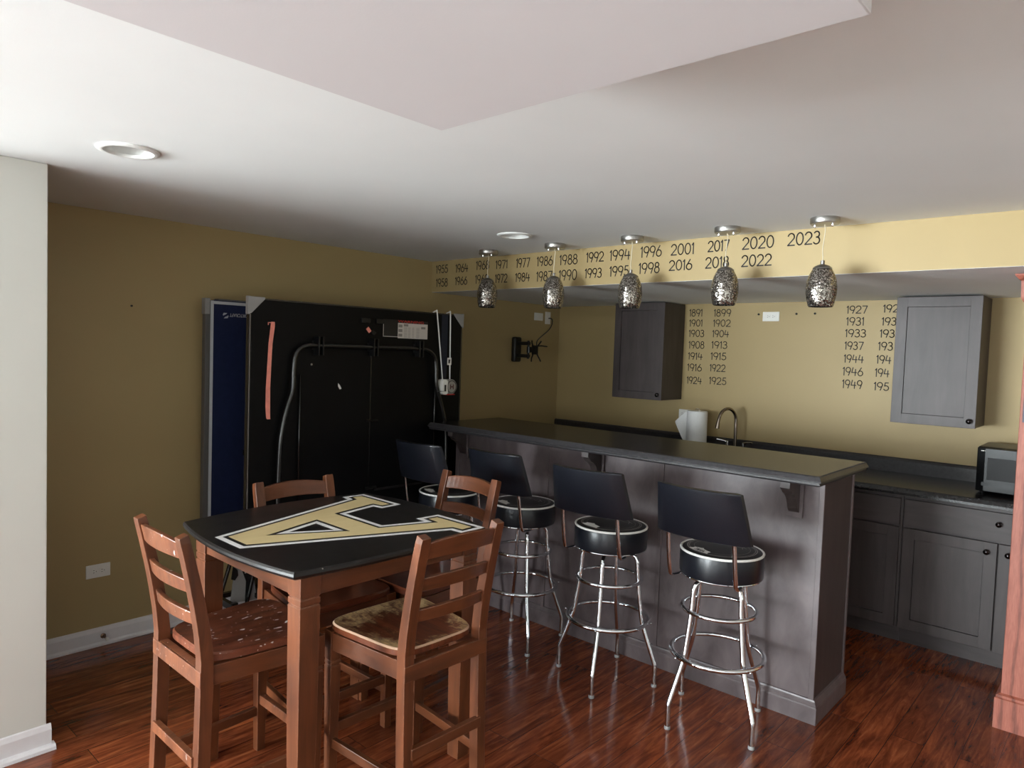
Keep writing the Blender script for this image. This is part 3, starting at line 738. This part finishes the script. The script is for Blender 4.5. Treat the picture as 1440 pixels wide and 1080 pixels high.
for a in (mx0 + .03, mx1 - .03):
    for b in (my0 + .05, my1 - .03): P('foot', MB().lathe([(.010, .9106), (.012, .923)], 12, (a, b, 0)), 'black_plastic', mw)

# ------------------------------------------------------------------ wall cabinets
def wall_cab(label, x0, x1, z0, z1, bev=.0012):
    t = thing('wall_cabinet', label, 'cabinet', ((x0 + x1) / 2, -.15, z0), 0, 'wall cabinets above the back worktop')
    P('carcass', MB().box(x0 + .002, -.300, z0 + .001, x1 - .002, -.001, z1), 'cab_wood_v', t, .001)
    d = P('door', shaker(x0, x1, z0, z1 - .004, -.321), 'cab_wood_v', t, bev)
    P('door_panel', shaker_panel(x0, x1, z0, z1 - .004, -.321), 'cab_wood_v', d)
    knob(x1 - .030, z0 + .040, -.321, d); return t
wall_cab('dark wall cabinet on the left, beside years 1891 and 1901', .815, 1.258, 1.268, 2.014)
wall_cab('lighter grey wall cabinet on the right, above the microwave', 2.838, 3.276, 1.254, 2.012)

# ------------------------------------------------------------------ oak column with a sign
oc = thing('oak_column', 'reddish oak square column at the right edge of the room', 'column', (3.71, -1.12, 0), kind='structure')
P('shaft', MB().box(3.576, -1.265, .14, 3.850, -.990, ZS - .06), 'oak', oc, .003)
P('plinth', MB().loft([[(x, y, z) for x, y in ((3.556 + d, -1.284 + d), (3.870 - d, -1.284 + d), (3.870 - d, -.970 - d), (3.556 + d, -.970 - d))] for d, z in ((0, 0), (0, .135), (.006, .140), (.006, .150), (.020, .158))], True), 'oak', oc)
P('capital', MB().loft([[(x, y, z) for x, y in ((3.576 - d, -1.265 - d), (3.850 + d, -1.265 - d), (3.850 + d, -.990 + d), (3.576 - d, -.990 + d))] for d, z in ((.001, ZS - .13), (.012, ZS - .122), (.020, ZS - .108), (.022, ZS - .100), (.024, ZS - .030), (.034, ZS - .022), (.044, ZS - .008), (.046, ZS - .001))], True), 'oak', oc)
sg = thing('column_sign', 'dark slate sign with white letters hung on the oak column', 'sign', (3.70, -1.266, 1.53))
P('board', MB().box(3.588, -1.282, 1.372, 3.838, -1.2655, 1.690), 'sign', sg, .002)
lettering('sign_letter', 'C', lambda a, b: (3.600 + .040 * a, -1.2832, 1.545 + .048 * b), 'plate', sg, .03)
lettering('sign_letter', 'E', lambda a, b: (3.598 + .030 * a, -1.2832, 1.502 + .034 * b), 'plate', sg, .03)
P('sign_line', MB().box(3.592, -1.2832, 1.618, 3.834, -1.2822, 1.621), 'plate', sg)

# ------------------------------------------------------------------ folded table-tennis table
XF, XBK = .470, .120
YA, YBB, ZA, ZBm = -3.220, -1.668, .450, 1.840
pp = thing('table_tennis_table', 'folded table-tennis table standing upright by the left wall', 'table tennis table', (.30, -2.44, 0))
def panel(name, x0, x1, mat, lab):
    ya = YA if x0 > .3 else YA - .038
    p_ = P(name, MB().box(x0, ya + .012, ZA + .01, x1, YBB - .012, ZBm - .008), mat, pp, .002, lab)
    x0 = x1 - .016 if x0 > .3 else x0
    P('apron', MB().box(x0 - .014, YA, ZA, x1 - .002, YA + .012, ZBm).box(x0 - .014, YBB - .012, ZA, x1 - .002, YBB, ZBm).box(x0 - .014, YA + .012, ZBm - .008, x1 - .002, YBB - .012, ZBm).box(x0 - .014, YA + .012, ZA, x1 - .002, YBB - .012, ZA + .01), 'pp_edge' if mat == 'pp_navy' else 'black_tube', p_)
    return p_
fh = panel('front_half', XF - .034, XF, 'pp_black', 'black underside of the front half')
ln = P('edge_line', MB().box(XF, YA + .003, ZA + .01, XF + .0016, YA + .007, ZBm), 'label_grey', fh)
P('navy_strip', MB().box(XF, -1.862, 1.36, XF + .002, -1.808, 1.832), simple('navy_strip_dark', (16, 26, 44), .5), fh)
bh = panel('back_half', XBK - .034, XBK, 'pp_navy', 'navy playing surface of the back half')
P('edge_line', MB().box(XBK - .004, YA - .042, ZA + .01, XBK + .0016, YA - .026, ZBm - .012).box(XBK - .004, YA - .026, ZBm - .030, XBK + .0016, YBB - .014, ZBm - .014), 'pp_white', bh)
P('side_rail', MB().box(XBK - .040, YA - .070, ZA, XBK - .001, YA - .042, ZBm - .010), 'pp_edge', bh, .002)
def bracket(x, y, s, par):
    mb = MB().box(x - .026, min(y + s * .004, y - s * .007), ZBm - .088, x + .004, max(y + s * .004, y - s * .007), ZBm + .008)
    mb.prism([(y, ZBm + .006), (y + s * .088, ZBm + .006), (y + s * .088, ZBm - .004), (y + s * .012, ZBm - .082), (y, ZBm - .082)], x + .0005, x + .004, 'x')
    P('corner_guard', mb, 'grey_plastic', par, .002)
bracket(XF, YA, 1, fh); bracket(XF, YBB, -1, fh); P('corner_guard', MB().box(XBK - .042, YA - .074, ZBm - .088, XBK + .002, YA - .046, ZBm), 'grey_plastic', bh, .002)
# logo and wording upside down on the navy half
P('logo_mark', MB().prism([(-3.194, 1.752), (-3.189, 1.764), (-3.168, 1.764), (-3.176, 1.756), (-3.186, 1.751), (-3.190, 1.748)], XBK + .0004, XBK + .0014, 'x').prism([(-3.160, 1.747), (-3.165, 1.735), (-3.188, 1.733), (-3.180, 1.741), (-3.168, 1.747), (-3.164, 1.751)], XBK + .0004, XBK + .0014, 'x'), 'pp_white', bh)
lettering('wording', 'SPORTCRAFT', lambda a, b: (XBK + .0012, -3.026 - .128 * a, 1.763 - .019 * b), 'pp_white', bh, .015)
XT = XF + .032
tp = [(-3.060, .45), (-3.052, .884), (-3.042, 1.098), (-3.011, 1.247), (-2.978, 1.348), (-2.974, 1.46), (-2.966, 1.535), (-2.938, 1.577), (-2.888, 1.597), (-2.80, 1.599), (-2.45, 1.599), (-2.10, 1.599), (-2.02, 1.594), (-1.966, 1.568), (-1.938, 1.525), (-1.930, 1.46), (-1.921, 1.358), (-1.864, 1.203), (-1.826, 1.046), (-1.818, .858), (-1.812, .45)]
P('leg_frame', MB().tube(smoothpath([(XT, y, z) for y, z in tp], 5), .0145, 14), 'black_tube', fh, label='bent black steel leg tube')
for y, z0, z1 in ((-2.920, .72, 1.435), (-1.916, .90, 1.433)): P('side_stay', MB().tube([(XF + .012, y, z0), (XF + .012, y, z1)], .0055, 8), 'black_tube', fh)
P('centre_seam', MB().box(XF, -2.434, ZA + .02, XF + .002, -2.428, 1.56), 'black_tube', fh)
for y in (-2.813, -2.432, -2.073):
    mb = MB()
    for dy in (-.014, .014): mb.box(XF, y + dy - .004, 1.545, XF + .052, y + dy + .004, 1.650)
    mb.box(XF, y - .03, 1.575, XF + .006, y + .03, 1.625)
    P('clamp', mb, 'black_plastic', fh, .001)
for z in (1.151, .735): P('hinge', MB().box(XF, -2.455, z - .008, XF + .006, -2.375, z + .008).lathe([(.007, -2.455), (.007, -2.375)], 10, (XF + .008, 0, z), 'y'), 'black_plastic', fh)
P('crossbar', MB().box(XF, -2.40, .716, XF + .02, -1.75, .732), 'black_tube', fh)
for y in (-2.47, -2.36): P('latch', MB().box(XF, y - .045, 1.745, XF + .012, y + .02, 1.772), 'black_plastic', fh, .002)
# warning label
wl = P('warning_label', MB().box(XF, -2.347, 1.6665, XF + .0010, -1.985, 1.776), 'black_paint', fh, label='black and white warning label with red heading')
P('label_border', MB().box(XF + .001, -2.347, 1.668, XF + .0014, -2.3435, 1.768).box(XF + .001, -2.347, 1.668, XF + .0014, -2.230, 1.6715), 'label_paper', wl)
P('label_text', MB().box(XF + .001, -2.232, 1.662, XF + .0015, -1.987, 1.7575), 'label_paper', wl)
for r in range(3): P('label_picture', MB().box(XF + .0015, -2.228, 1.672 + r * .029, XF + .002, -2.197, 1.690 + r * .029), 'label_grey', wl)
P('label_picture', MB().box(XF + .0015, -2.186, 1.738, XF + .002, -2.150, 1.752), 'label_grey', wl)
P('label_picture', MB().box(XF + .0015, -2.042, 1.726, XF + .002, -2.006, 1.740), 'label_grey', wl)
tb = MB()
for c_ in range(4):
    for r in range(8): tb.box(XF + .0015, -2.184 + c_ * .034, 1.669 + r * .0085, XF + .002, -2.184 + c_ * .034 + .026 - .006 * ((r * 3 + c_) % 3), 1.6715 + r * .0085)
o_ = P('label_fine_print', tb, 'label_grey', wl); o_['kind'] = 'stuff'
lettering('label_heading', 'WARNING', lambda a, b: (XF + .0016, -2.233 + .212 * a, 1.7605 + .0150 * b), 'red', wl, 0.0)
# strap, tag, stickers
P('strap', MB().loft([[(XF + d, y - w_, z), (XF + d, y + w_, z), (XF + d + .003, y + w_, z), (XF + d + .003, y - w_, z)] for y, z, w_, d in ((-3.088, 1.718, .010, .006), (-3.088, 1.695, .012, .004), (-3.098, 1.60, .011, .002), (-3.103, 1.50, .011, .003), (-3.108, 1.36, .012, .002), (-3.108, 1.26, .013, .003), (-3.104, 1.20, .011, .002), (-3.100, 1.193, .009, .002))], True), 'orange', fh, label='long salmon orange webbing strap')
P('strap_anchor', MB().box(XF, -3.114, 1.712, XF + .004, -3.092, 1.716).box(XF, -3.114, 1.700, XF + .004, -3.110, 1.716).box(XF, -3.096, 1.704, XF + .008, -3.092, 1.716), 'orange', fh)
tg = MB(); tg.loft([[(XF + d, -2.462 + a, 1.702 + b) for a, b in ((-.014, .006), (.008, -.018), (.024, -.004), (.002, .020))] for d in (.001, .006)], True)
P('safety_tag', tg, 'orange', fh); P('safety_tag_clip', MB().prism([(-2.444, 1.690), (-2.428, 1.704), (-2.402, 1.688), (-2.420, 1.672)], XF + .001, XF + .009, 'x'), 'black_plastic', fh)
P('sticker', MB().prism([(-2.664, 1.383), (-2.652, 1.372), (-2.640, 1.350), (-2.652, 1.346), (-2.664, 1.364)], XF + .0003, XF + .0012, 'x'), 'plate', fh, label='torn white sticker')
P('screw', MB().lathe([(.006, XF), (.006, XF + .003), (.002, XF + .004)], 12, (0, -2.843, 1.491), 'x'), 'nickel', fh)
# wheeled under-carriage
P('carriage_plate', MB().loft([[(.30 + t_, y, z) for y, z in ((-3.215, .165), (-3.190, .395), (-3.095, .385), (-3.060, .150))] for t_ in (0, .006)], True), 'grey_plastic', pp, .001, 'grey speckled carriage plate')
P('carriage_arm', MB().tube([(.315, -3.285, .200), (.315, -3.215, .425), (.36, -3.19, .62)], .011, 10), 'black_tube', pp)
P('carriage_arm', MB().tube([(.322, -3.145, .08), (.322, -3.086, .335), (.36, -3.06, .62)], .011, 10), 'black_tube', pp)
ab = P('carriage_bracket', MB().prism([(-3.152, .335), (-3.118, .352), (-3.082, .330), (-3.100, .22), (-3.132, .15), (-3.128, .27)], .307, .313, 'x'), 'black_plastic', pp)
lettering('wording', 'SPOR', lambda a, b: (.3136, -3.140 + .034 * a, .318 - .006 * a + .012 * b), 'plate', ab, .02)
P('carriage_bracket', MB().prism([(-3.205, .37), (-3.180, .345), (-3.176, .315), (-3.195, .29), (-3.215, .30)], .307, .313, 'x'), 'black_plastic', pp)
for y in (-3.240, -1.70):
    for x in (.17, .40):
        P('castor', MB().lathe([(.012, -.014), (.035, -.013), (.038, -.006), (.038, .006), (.035, .013), (.012, .014)], 24, (x, y, .038), 'y').box(x - .012, y - .016, .04, x + .012, y + .016, .20), 'black_plastic', pp, .002)
for y in (-3.235, -1.70): P('carriage_beam', MB().box(.15, y - .012, .15, .45, y + .012, .185), 'black_tube', pp)
for x in (.17, .43): P('carriage_rail', MB().box(x - .012, -3.23, .155, x + .012, -1.70, .182), 'black_tube', pp)
for y in (-3.05, -1.81): P('upright', MB().box(.28, y - .015, .165, .31, y + .015, 1.20).box(XBK, y - .012, .95, XF - .05, y + .012, .98), 'black_tube', pp)
P('front_foot', MB().box(.30, -3.06 - .014, .165, XT, -3.06 + .014, .19).box(XT - .014, -3.074, .165, XT + .014, -3.046, .47).box(.30, -1.812 - .014, .165, XT, -1.812 + .014, .19).box(XT - .014, -1.826, .165, XT + .014, -1.798, .47), 'black_tube', pp)

# tape measure hung over the top of the table on a white cord
tm2 = thing('tape_measure', 'white and grey tape measure hanging on white cord over the table-tennis table', 'tape measure', (XF + .035, -1.82, 1.355))
def cordpath(a, b): return smoothpath([(XF - .030, a[0], ZBm + .004), (XF + .002, a[0], ZBm + .012), (XF + .010, a[0], ZBm - .004), (XF + .022, (a[0] + b[0]) / 2, (ZBm + b[1]) / 2), (XF + .034, b[0], b[1])], 6)
P('cord', MB().tube(cordpath((-1.914, 0), (-1.872, 1.398)), .0042, 8).tube(cordpath((-1.795, 0), (-1.806, 1.402)), .0042, 8), 'plate', tm2, label='white hanging cord')
P('case', MB().prism([(-1.898, 1.312), (-1.892, 1.390), (-1.880, 1.402), (-1.856, 1.402), (-1.848, 1.390), (-1.846, 1.308), (-1.858, 1.300), (-1.886, 1.302)], XF + .008, XF + .064, 'x'), 'plate', tm2, .004)
P('reel_cover', MB().lathe([(.048, XF + .010), (.050, XF + .016), (.050, XF + .056), (.046, XF + .062), (.001, XF + .063)], 32, (0, -1.812, 1.352), 'x'), 'tape_face', tm2, label='round grey reel cover')
P('cover_ring', MB().torus((XF + .062, -1.812, 1.352), .040, .0025, 32, 8, 'x'), 'black_plastic', tm2)
P('cover_mark', MB().box(XF + .0630, -1.828, 1.336, XF + .0642, -1.820, 1.368).box(XF + .0630, -1.804, 1.336, XF + .0642, -1.796, 1.368).box(XF + .0630, -1.820, 1.348, XF + .0642, -1.804, 1.356), 'dark_red', tm2)
P('blade_mouth', MB().box(XF + .0640, -1.880, 1.322, XF + .0650, -1.864, 1.366), 'black_plastic', tm2)
P('blade_hook', MB().box(XF + .050, -1.925, 1.322, XF + .066, -1.878, 1.326), 'nickel', tm2)
P('red_edge', MB().box(XF + .012, -1.845, 1.297, XF + .055, -1.775, 1.303), 'red', tm2, .001)
P('paper_tag', MB().box(XF + .028, -1.828, 1.497, XF + .030, -1.792, 1.545), 'plate', tm2); P('tag_print', MB().box(XF + .0302, -1.820, 1.508, XF + .031, -1.802, 1.534), 'plate_dark', tm2)

# ------------------------------------------------------------------ dining table with the big letter
tt = thing('dining_table', 'square pub-height wooden table with black top and gold letter A', 'table', (1.70, -3.49, 0))
def side(a, b, m, n=14):
    """quadratic bow from a to b through mid point m"""
    c = (2 * m[0] - (a[0] + b[0]) / 2, 2 * m[1] - (a[1] + b[1]) / 2)
    return [((1 - t) ** 2 * a[0] + 2 * t * (1 - t) * c[0] + t * t * b[0], (1 - t) ** 2 * a[1] + 2 * t * (1 - t) * c[1] + t * t * b[1]) for t in [k / n for k in range(n)]]
cL, cN, cR, cB = (1.305, -3.906), (2.112, -3.922), (2.112, -3.092), (1.290, -3.062)
OUT = side(cL, cN, (1.715, -3.962)) + side(cN, cR, (2.143, -3.51)) + side(cR, cB, (1.70, -3.012)) + side(cB, cL, (1.245, -3.48))
cx_, cy_ = 1.70, -3.49
def inset(d): 
    out = []
    for x, y in OUT:
        L = math.hypot(x - cx_, y - cy_); out.append((x - (x - cx_) / L * d, y - (y - cy_) / L * d))
    return out
TZ = .920
P('tabletop', MB().loft([[(x, y, z) for x, y in inset(d)] for d, z in ((.016, TZ - .028), (.004, TZ - .022), (0, TZ - .014), (.001, TZ - .006), (.006, TZ))], True), 'tabletop', tt)
def offs(poly, d):
    """mitred outward offset (counter-clockwise polygon)"""
    n = len(poly); out = []
    for i in range(n):
        a, b, c = Vector(poly[i - 1]), Vector(poly[i]), Vector(poly[(i + 1) % n])
        e1 = (b - a).normalized(); e2 = (c - b).normalized(); n1 = Vector((e1.y, -e1.x)); n2 = Vector((e2.y, -e2.x))
        k = (n1 + n2) / max(.25, 1 + n1.dot(n2)); out.append(tuple(b + k * d))
    return out
# clockwise-from-apex measured outline, axis tilted a little on the table
G = [(1.615, -3.880), (1.747, -3.881), (2.026, -3.187), (2.074, -3.184), (2.072, -3.132), (1.870, -3.129), (1.868, -3.172), (1.934, -3.180), (1.855, -3.412), (1.555, -3.406), (1.505, -3.175), (1.559, -3.166), (1.557, -3.127), (1.351, -3.124), (1.348, -3.168), (1.393, -3.178)]
HOLE = [(1.684, -3.776), (1.823, -3.516), (1.596, -3.512)]
if sum(G[i - 1][0] * G[i][1] - G[i][0] * G[i - 1][1] for i in range(len(G))) < 0: G = G[::-1]
if sum(HOLE[i - 1][0] * HOLE[i][1] - HOLE[i][0] * HOLE[i - 1][1] for i in range(3)) < 0: HOLE = HOLE[::-1]
lay = lambda z: (lambda a, b, h: (a, b, z + h))
em = P('letter_outline', MB().tess([offs(G, .036), offs(HOLE, -.034)], lay(TZ + .0003), .0004), 'white_paint', tt, label='white outline of the big letter A')
P('letter_inner_border', MB().tess([offs(G, .015), offs(HOLE, -.014)], lay(TZ + .0008), .0004), 'black_paint', em)
P('letter_face', MB().tess([G, HOLE], lay(TZ + .0013), .0004), 'gold', em, label='gold face of the letter A')
LG = [(1.337, -3.870, 1), (1.992, -3.870, 1), (1.992, -3.165, 1), (1.337, -3.165, 1)]
for x, y, _ in LG:
    mb = MB()
    sq = lambda d, z, x=x, y=y: [(x + d, y + d, z), (x + .075 - d, y + d, z), (x + .075 - d, y + .075 - d, z), (x + d, y + .075 - d, z)]
    mb.loft([sq(.008, 0), sq(.003, .45), sq(.001, .775), sq(.001, .781), sq(.004, .783), sq(.004, .786), sq(.001, .788), sq(.001, .806), sq(.004, .808), sq(.004, .811), sq(.001, .813), sq(0, TZ - .028)], True)
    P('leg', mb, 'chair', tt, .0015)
for a, b, c, d in ((1.400, -3.862, 2.000, -3.842), (1.400, -3.118, 2.000, -3.098), (1.345, -3.80, 1.365, -3.16), (2.039, -3.80, 2.059, -3.16)):
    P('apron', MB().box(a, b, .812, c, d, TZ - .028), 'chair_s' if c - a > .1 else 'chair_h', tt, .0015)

# ------------------------------------------------------------------ dining chairs
def post_x(z):
    if z < .60: return -.016 * ((.60 - z) / .60) ** 1.6
    return -.078 * ((z - .60) / .41) ** 1.35
def make_chair(name, label, loc, rz, woods, seatmat, group):
    """local frame: faces +x, origin on the floor under the rear posts"""
    t = thing(name, label, 'chair', loc, rz, group)
    V_, Hh, Sd = woods
    hw = .1675
    for s in (-1, 1):
        rings = []
        for z in (0, .12, .25, .4, .5, .6, .68, .76, .84, .92, .985):
            x = post_x(z); h = .021 if z < .62 else .021 - .005 * (z - .62) / .4; k = .020
            rings.append([(x - h, s * hw - k, z), (x + h, s * hw - k, z), (x + h, s * hw + k, z), (x - h, s * hw + k, z)])
        x = post_x(1.0); rings.append([(x - .016, s * hw - .018, 1.001), (x + .013, s * hw - .018, 1.011), (x + .013, s * hw + .018, 1.011), (x - .016, s * hw + .018, 1.001)])
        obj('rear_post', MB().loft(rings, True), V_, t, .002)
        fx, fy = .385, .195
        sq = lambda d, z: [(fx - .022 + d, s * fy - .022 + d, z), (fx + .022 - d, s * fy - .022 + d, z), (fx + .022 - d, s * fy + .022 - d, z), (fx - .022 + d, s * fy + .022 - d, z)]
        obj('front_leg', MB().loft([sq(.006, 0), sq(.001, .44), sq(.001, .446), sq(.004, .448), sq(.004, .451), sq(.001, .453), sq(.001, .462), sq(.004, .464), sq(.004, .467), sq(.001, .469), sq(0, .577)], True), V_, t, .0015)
    def slat(z0, z1, arch, bow):
        n = 12; rings = []
        for k in range(n + 1):
            q = k / n; y = -hw + .012 + (2 * hw - .024) * q; c = 4 * q * (1 - q)
            xm = post_x((z0 + z1) / 2) - bow * c; tilt = (post_x(z1) - post_x(z0)) / 2; za = z0 + arch * .35 * c; zb = z1 + arch * c
            rings.append([(xm - tilt - .009, y, za), (xm - tilt + .009, y, za), (xm + tilt + .009, y, zb), (xm + tilt - .009, y, zb)])
        return MB().loft(rings, True)
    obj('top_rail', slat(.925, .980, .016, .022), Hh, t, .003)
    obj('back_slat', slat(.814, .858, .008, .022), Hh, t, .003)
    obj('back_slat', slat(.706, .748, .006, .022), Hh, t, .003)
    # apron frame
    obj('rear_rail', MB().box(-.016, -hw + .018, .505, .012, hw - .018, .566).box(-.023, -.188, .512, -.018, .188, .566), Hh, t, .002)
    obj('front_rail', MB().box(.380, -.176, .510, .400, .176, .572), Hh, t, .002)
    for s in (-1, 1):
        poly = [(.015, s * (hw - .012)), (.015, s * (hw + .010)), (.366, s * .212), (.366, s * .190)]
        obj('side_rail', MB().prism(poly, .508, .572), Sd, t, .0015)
    # dished seat board
    out = []
    for k in range(40):
        a = 2 * pi * k / 40; ca, sa = cos(a), sin(a); q = .20
        u = (abs(ca) ** .38) * (1 if ca > 0 else -1); v = (abs(sa) ** .38) * (1 if sa > 0 else -1)
        x = .218 + .207 * u; wd = .172 + .046 * (x - .01) / .415; out.append((x, wd * v))
    cx0, cy0 = .218, 0
    def rg(d, z, dish=0): 
        r = []
        for x, y in out:
            L = math.hypot(x - cx0, y - cy0); k = max(.02, 1 - d / L); r.append((cx0 + (x - cx0) * k, cy0 + (y - cy0) * k, z))
        return r
    obj('seat', MB().loft([rg(.006, .573), rg(0, .577), rg(0, .596), rg(.006, .602), rg(.05, .599), rg(.10, .5965), rg(.16, .596)], True, True), seatmat, t)
    obj('seat_edge_wear', MB().loft([rg(-.0004, .5965), rg(.0040, .6019), rg(.0052, .6022)], False, True), 'edge_wear', t, label='pale worn edge of the seat') if seatmat in ('seat_worn',) else None
    # stretchers
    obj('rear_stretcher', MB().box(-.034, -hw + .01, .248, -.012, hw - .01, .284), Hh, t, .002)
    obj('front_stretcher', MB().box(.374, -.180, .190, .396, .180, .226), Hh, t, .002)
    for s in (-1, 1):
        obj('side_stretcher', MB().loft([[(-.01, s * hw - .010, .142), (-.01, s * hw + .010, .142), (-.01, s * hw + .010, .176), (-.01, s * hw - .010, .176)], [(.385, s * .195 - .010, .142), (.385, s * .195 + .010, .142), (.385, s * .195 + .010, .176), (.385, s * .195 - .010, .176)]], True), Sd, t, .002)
    return t
CG = 'wooden ladder-back chairs around the table'
RW = ('chair', 'chair_h', 'chair_s')
make_chair('dining_chair', 'ladder-back wooden chair at right with bare worn patches on its seat', (2.224, -3.402, 0), 3.118, RW, 'seat_worn', CG)
make_chair('dining_chair', 'ladder-back wooden chair at left splashed with white paint specks', (1.641, -4.046, 0), 1.563, ('chair', 'chair_spk', 'chair_s'), 'seat_spk', CG)
make_chair('dining_chair', 'ladder-back wooden chair behind the table, in front of the black board', (1.268, -3.376, 0), -.05, RW, 'seat', CG)
make_chair('dining_chair', 'ladder-back wooden chair between the table and the bar stools', (1.604, -2.752, 0), -1.58, RW, 'seat', CG)

# ------------------------------------------------------------------ bar stools
def make_stool():
    """local frame: origin on floor under the seat centre; back rest on -y side; legs on the diagonals of x/y"""
    t = thing('bar_stool', '', 'bar stool')
    base = thing('leg_frame', '', 'x'); base.parent = t
    for k in ('label', 'category'): del base[k]
    for k in range(4):
        a = pi / 4 + k * pi / 2; ca, sa = cos(a), sin(a)
        pr = [(.020, .636), (.080, .636), (.110, .633), (.128, .622), (.138, .602), (.141, .575), (.146, .505), (.164, .365), (.170, .325), (.177, .295), (.205, .215), (.233, .138), (.241, .115), (.244, .095), (.244, .008)]
        obj('leg', MB().tube(smoothpath([(r * ca, r * sa, z) for r, z in pr], 4), .0112, 12), 'chrome', base)
        obj('glide', MB().lathe([(.0125, .0), (.0135, .002), (.0135, .010), (.0115, .014)], 14, (.244 * ca, .244 * sa, 0)), 'grey_plastic', base)
        obj('rivet', MB().sphere(((.208 + .010) * ca, (.208 + .010) * sa, .308), .005, 8, 6), 'chrome', base)
    obj('foot_ring', MB().torus((0, 0, .308), .198, .0105, 56, 12), 'chrome', base)
    obj('upper_ring', MB().torus((0, 0, .505), .1585, .0095, 48, 10), 'chrome', base)
    obj('swivel_plate', MB().box(-.085, -.085, .636, .085, .085, .646).lathe([(.06, .644), (.06, .655)], 24), 'chrome', base)
    seat = obj('seat', MB().lathe([(.001, .655), (.160, .655), (.172, .660), (.177, .672), (.178, .715), (.177, .758), (.172, .768), (.160, .771), (.10, .7765), (.05, .779), (.001, .780)], 64), 'vinyl_top', t)
    obj('seat_side', MB().lathe([(.1765, .664), (.1786, .672), (.1794, .715), (.1786, .757), (.1770, .763)], 64, capb=False, capt=False), 'vinyl', seat)
    obj('piping', MB().torus((0, 0, .7665), .1745, .0055, 64, 8), 'piping', seat)
    obj('bottom_band', MB().torus((0, 0, .660), .172, .004, 64, 8), 'chrome', seat)
    zt = lambda r: .780 - .0040 * (r / .10) ** 1.2 if r < .16 else .771
    rg = MB()
    for r0, r1 in ((.1455, .1485), (.1385, .1405), (.118, .1192)):
        rg.lathe([(r0, zt(r0) + .0012), (r1, zt(r1) + .0012)], 64, capb=False, capt=False)
    obj('printed_rings', rg, 'ring_grey', seat, recalc=False)
    # banner with wording, read from the bar side, at the back left of the seat
    a0 = radians(-113); R0 = .130
    def onseat(u, v, h=.0018):      # u tangential (to the right when read from the front), v radial outwards
        # tilted slightly like a flag
        r = R0 - v * 1.55; ang = a0 - u / R0
        return (r * cos(ang), r * sin(ang), zt(r) + h)
    bn = MB()
    outl = [(-.052, -.010), (-.048, .0), (-.054, .010), (-.030, .014), (0, .018), (.016, .024), (.026, .018), (.040, .014), (.054, .006), (.046, 0), (.052, -.012), (.02, -.010), (-.02, -.008)]
    bn.add([onseat(u, v) for u, v in outl] + [onseat(0, 0)], [(i, (i + 1) % len(outl), len(outl)) for i in range(len(outl))])
    ban = obj('banner', bn, 'piping', seat, recalc=False, label='white printed banner reading ARMY')
    vs, fs = text_mesh('ARMY', .02)
    obj('banner_wording', MB().add([onseat(-.030 + .060 * a, -.006 + .015 * b, .0026) for a, b in vs], fs), 'black_paint', ban, recalc=False)
    # pale line drawing on the far half of the seat
    sc = MB()
    for pl in ([(-.07, .05), (-.04, .085), (.0, .075), (.04, .095), (.075, .06), (.05, .045), (.02, .06), (-.02, .045), (-.07, .05)], [(-.05, .03), (-.02, .075), (.01, .05), (.05, .08)], [(.08, .03), (.06, .075), (.09, .05)]):
        for i in range(len(pl) - 1):
            (ax, ay), (bx, by) = pl[i], pl[i + 1]; L = math.hypot(bx - ax, by - ay); nx, ny = -(by - ay) / L * .0012, (bx - ax) / L * .0012
            q = [(ax + nx, ay + ny), (bx + nx, by + ny), (bx - nx, by - ny), (ax - nx, ay - ny)]
            sc.add([(x, y, zt(math.hypot(x, y)) + .0014) for x, y in q], [(3, 2, 1, 0)])
    obj('line_drawing', sc, 'ring_grey', seat, recalc=False)
    # back rest: curved pad on two flat bars
    n = 16
    def padring(q, z, dist, hwid, th):
        pass
    rings = []
    def centre(a, z):    # a in -1..1 across, z 0..1 up
        hw = .211 - .026 * z; y = -(.232 + .068 * z) + .040 * a * a; return hw * a, y, .855 + .220 * z
    zz = [(.0, .80), (.012, .95), (.04, 1.0), (.5, 1.06), (.96, 1.0), (.988, .95), (1.0, .80)]
    loop = [(z, -k * .021) for z, k in zz] + [(z, k * .021) for z, k in zz[::-1]]
    for k in range(n + 1):
        a = -1 + 2 * k / n; e = 1 if 0 < k < n else .35; ring_ = []
        for z, d in loop:
            x, y, h = centre(a, .5 + (z - .5) * (1 if 0 < k < n else .97)); nx, ny = -(.08 * a) / .2, -1.0; L = math.hypot(nx, ny)
            ring_.append((x - (nx / L) * 0 + (-nx / L) * 0 + (d * e) * (nx / L) * -1, y + (d * e), h))
        rings.append(ring_)
    obj('backrest', MB().loft(rings, True, True), 'vinyl', t)
    for s in (-1, 1):
        pth = [(s * .105, -.02, .654), (s * .135, -.10, .655), (s * .147, -.158, .658), (s * .149, -.178, .664), (s * .149, -.190, .690), (s * .149, -.205, .760), (s * .148, -.216, .830), (s * .146, -.226, .890)]
        obj('back_bar', MB().tube(smoothpath(pth, 4), .010, 12, flat=(.55, 1.0) ), 'chrome', t)
    return t
st0 = make_stool()
SG = 'black vinyl bar stools along the bar'
STL = [(2.636, -2.136, .014, .325, 'chrome and black vinyl bar stool nearest the open end of the bar'),
       (2.056, -2.139, .090, -.447, 'chrome and black vinyl bar stool second from the open end of the bar'),
       (1.443, -2.094, .010, -1.451, 'chrome and black vinyl bar stool third from the open end, behind the right chair'),
       (.952, -2.200, .014, .2, 'chrome and black vinyl bar stool farthest left, in front of the black board')]
for i, (x, y, rot, la, lab) in enumerate(STL):
    o = st0 if i == 0 else copy_tree(st0)
    o.location = (x, y, 0); o.rotation_euler = (0, 0, rot); tag(o, lab, 'bar stool', SG)
    for ch in o.children:
        if ch.name.startswith('leg_frame'): ch.rotation_euler = (0, 0, la - rot)
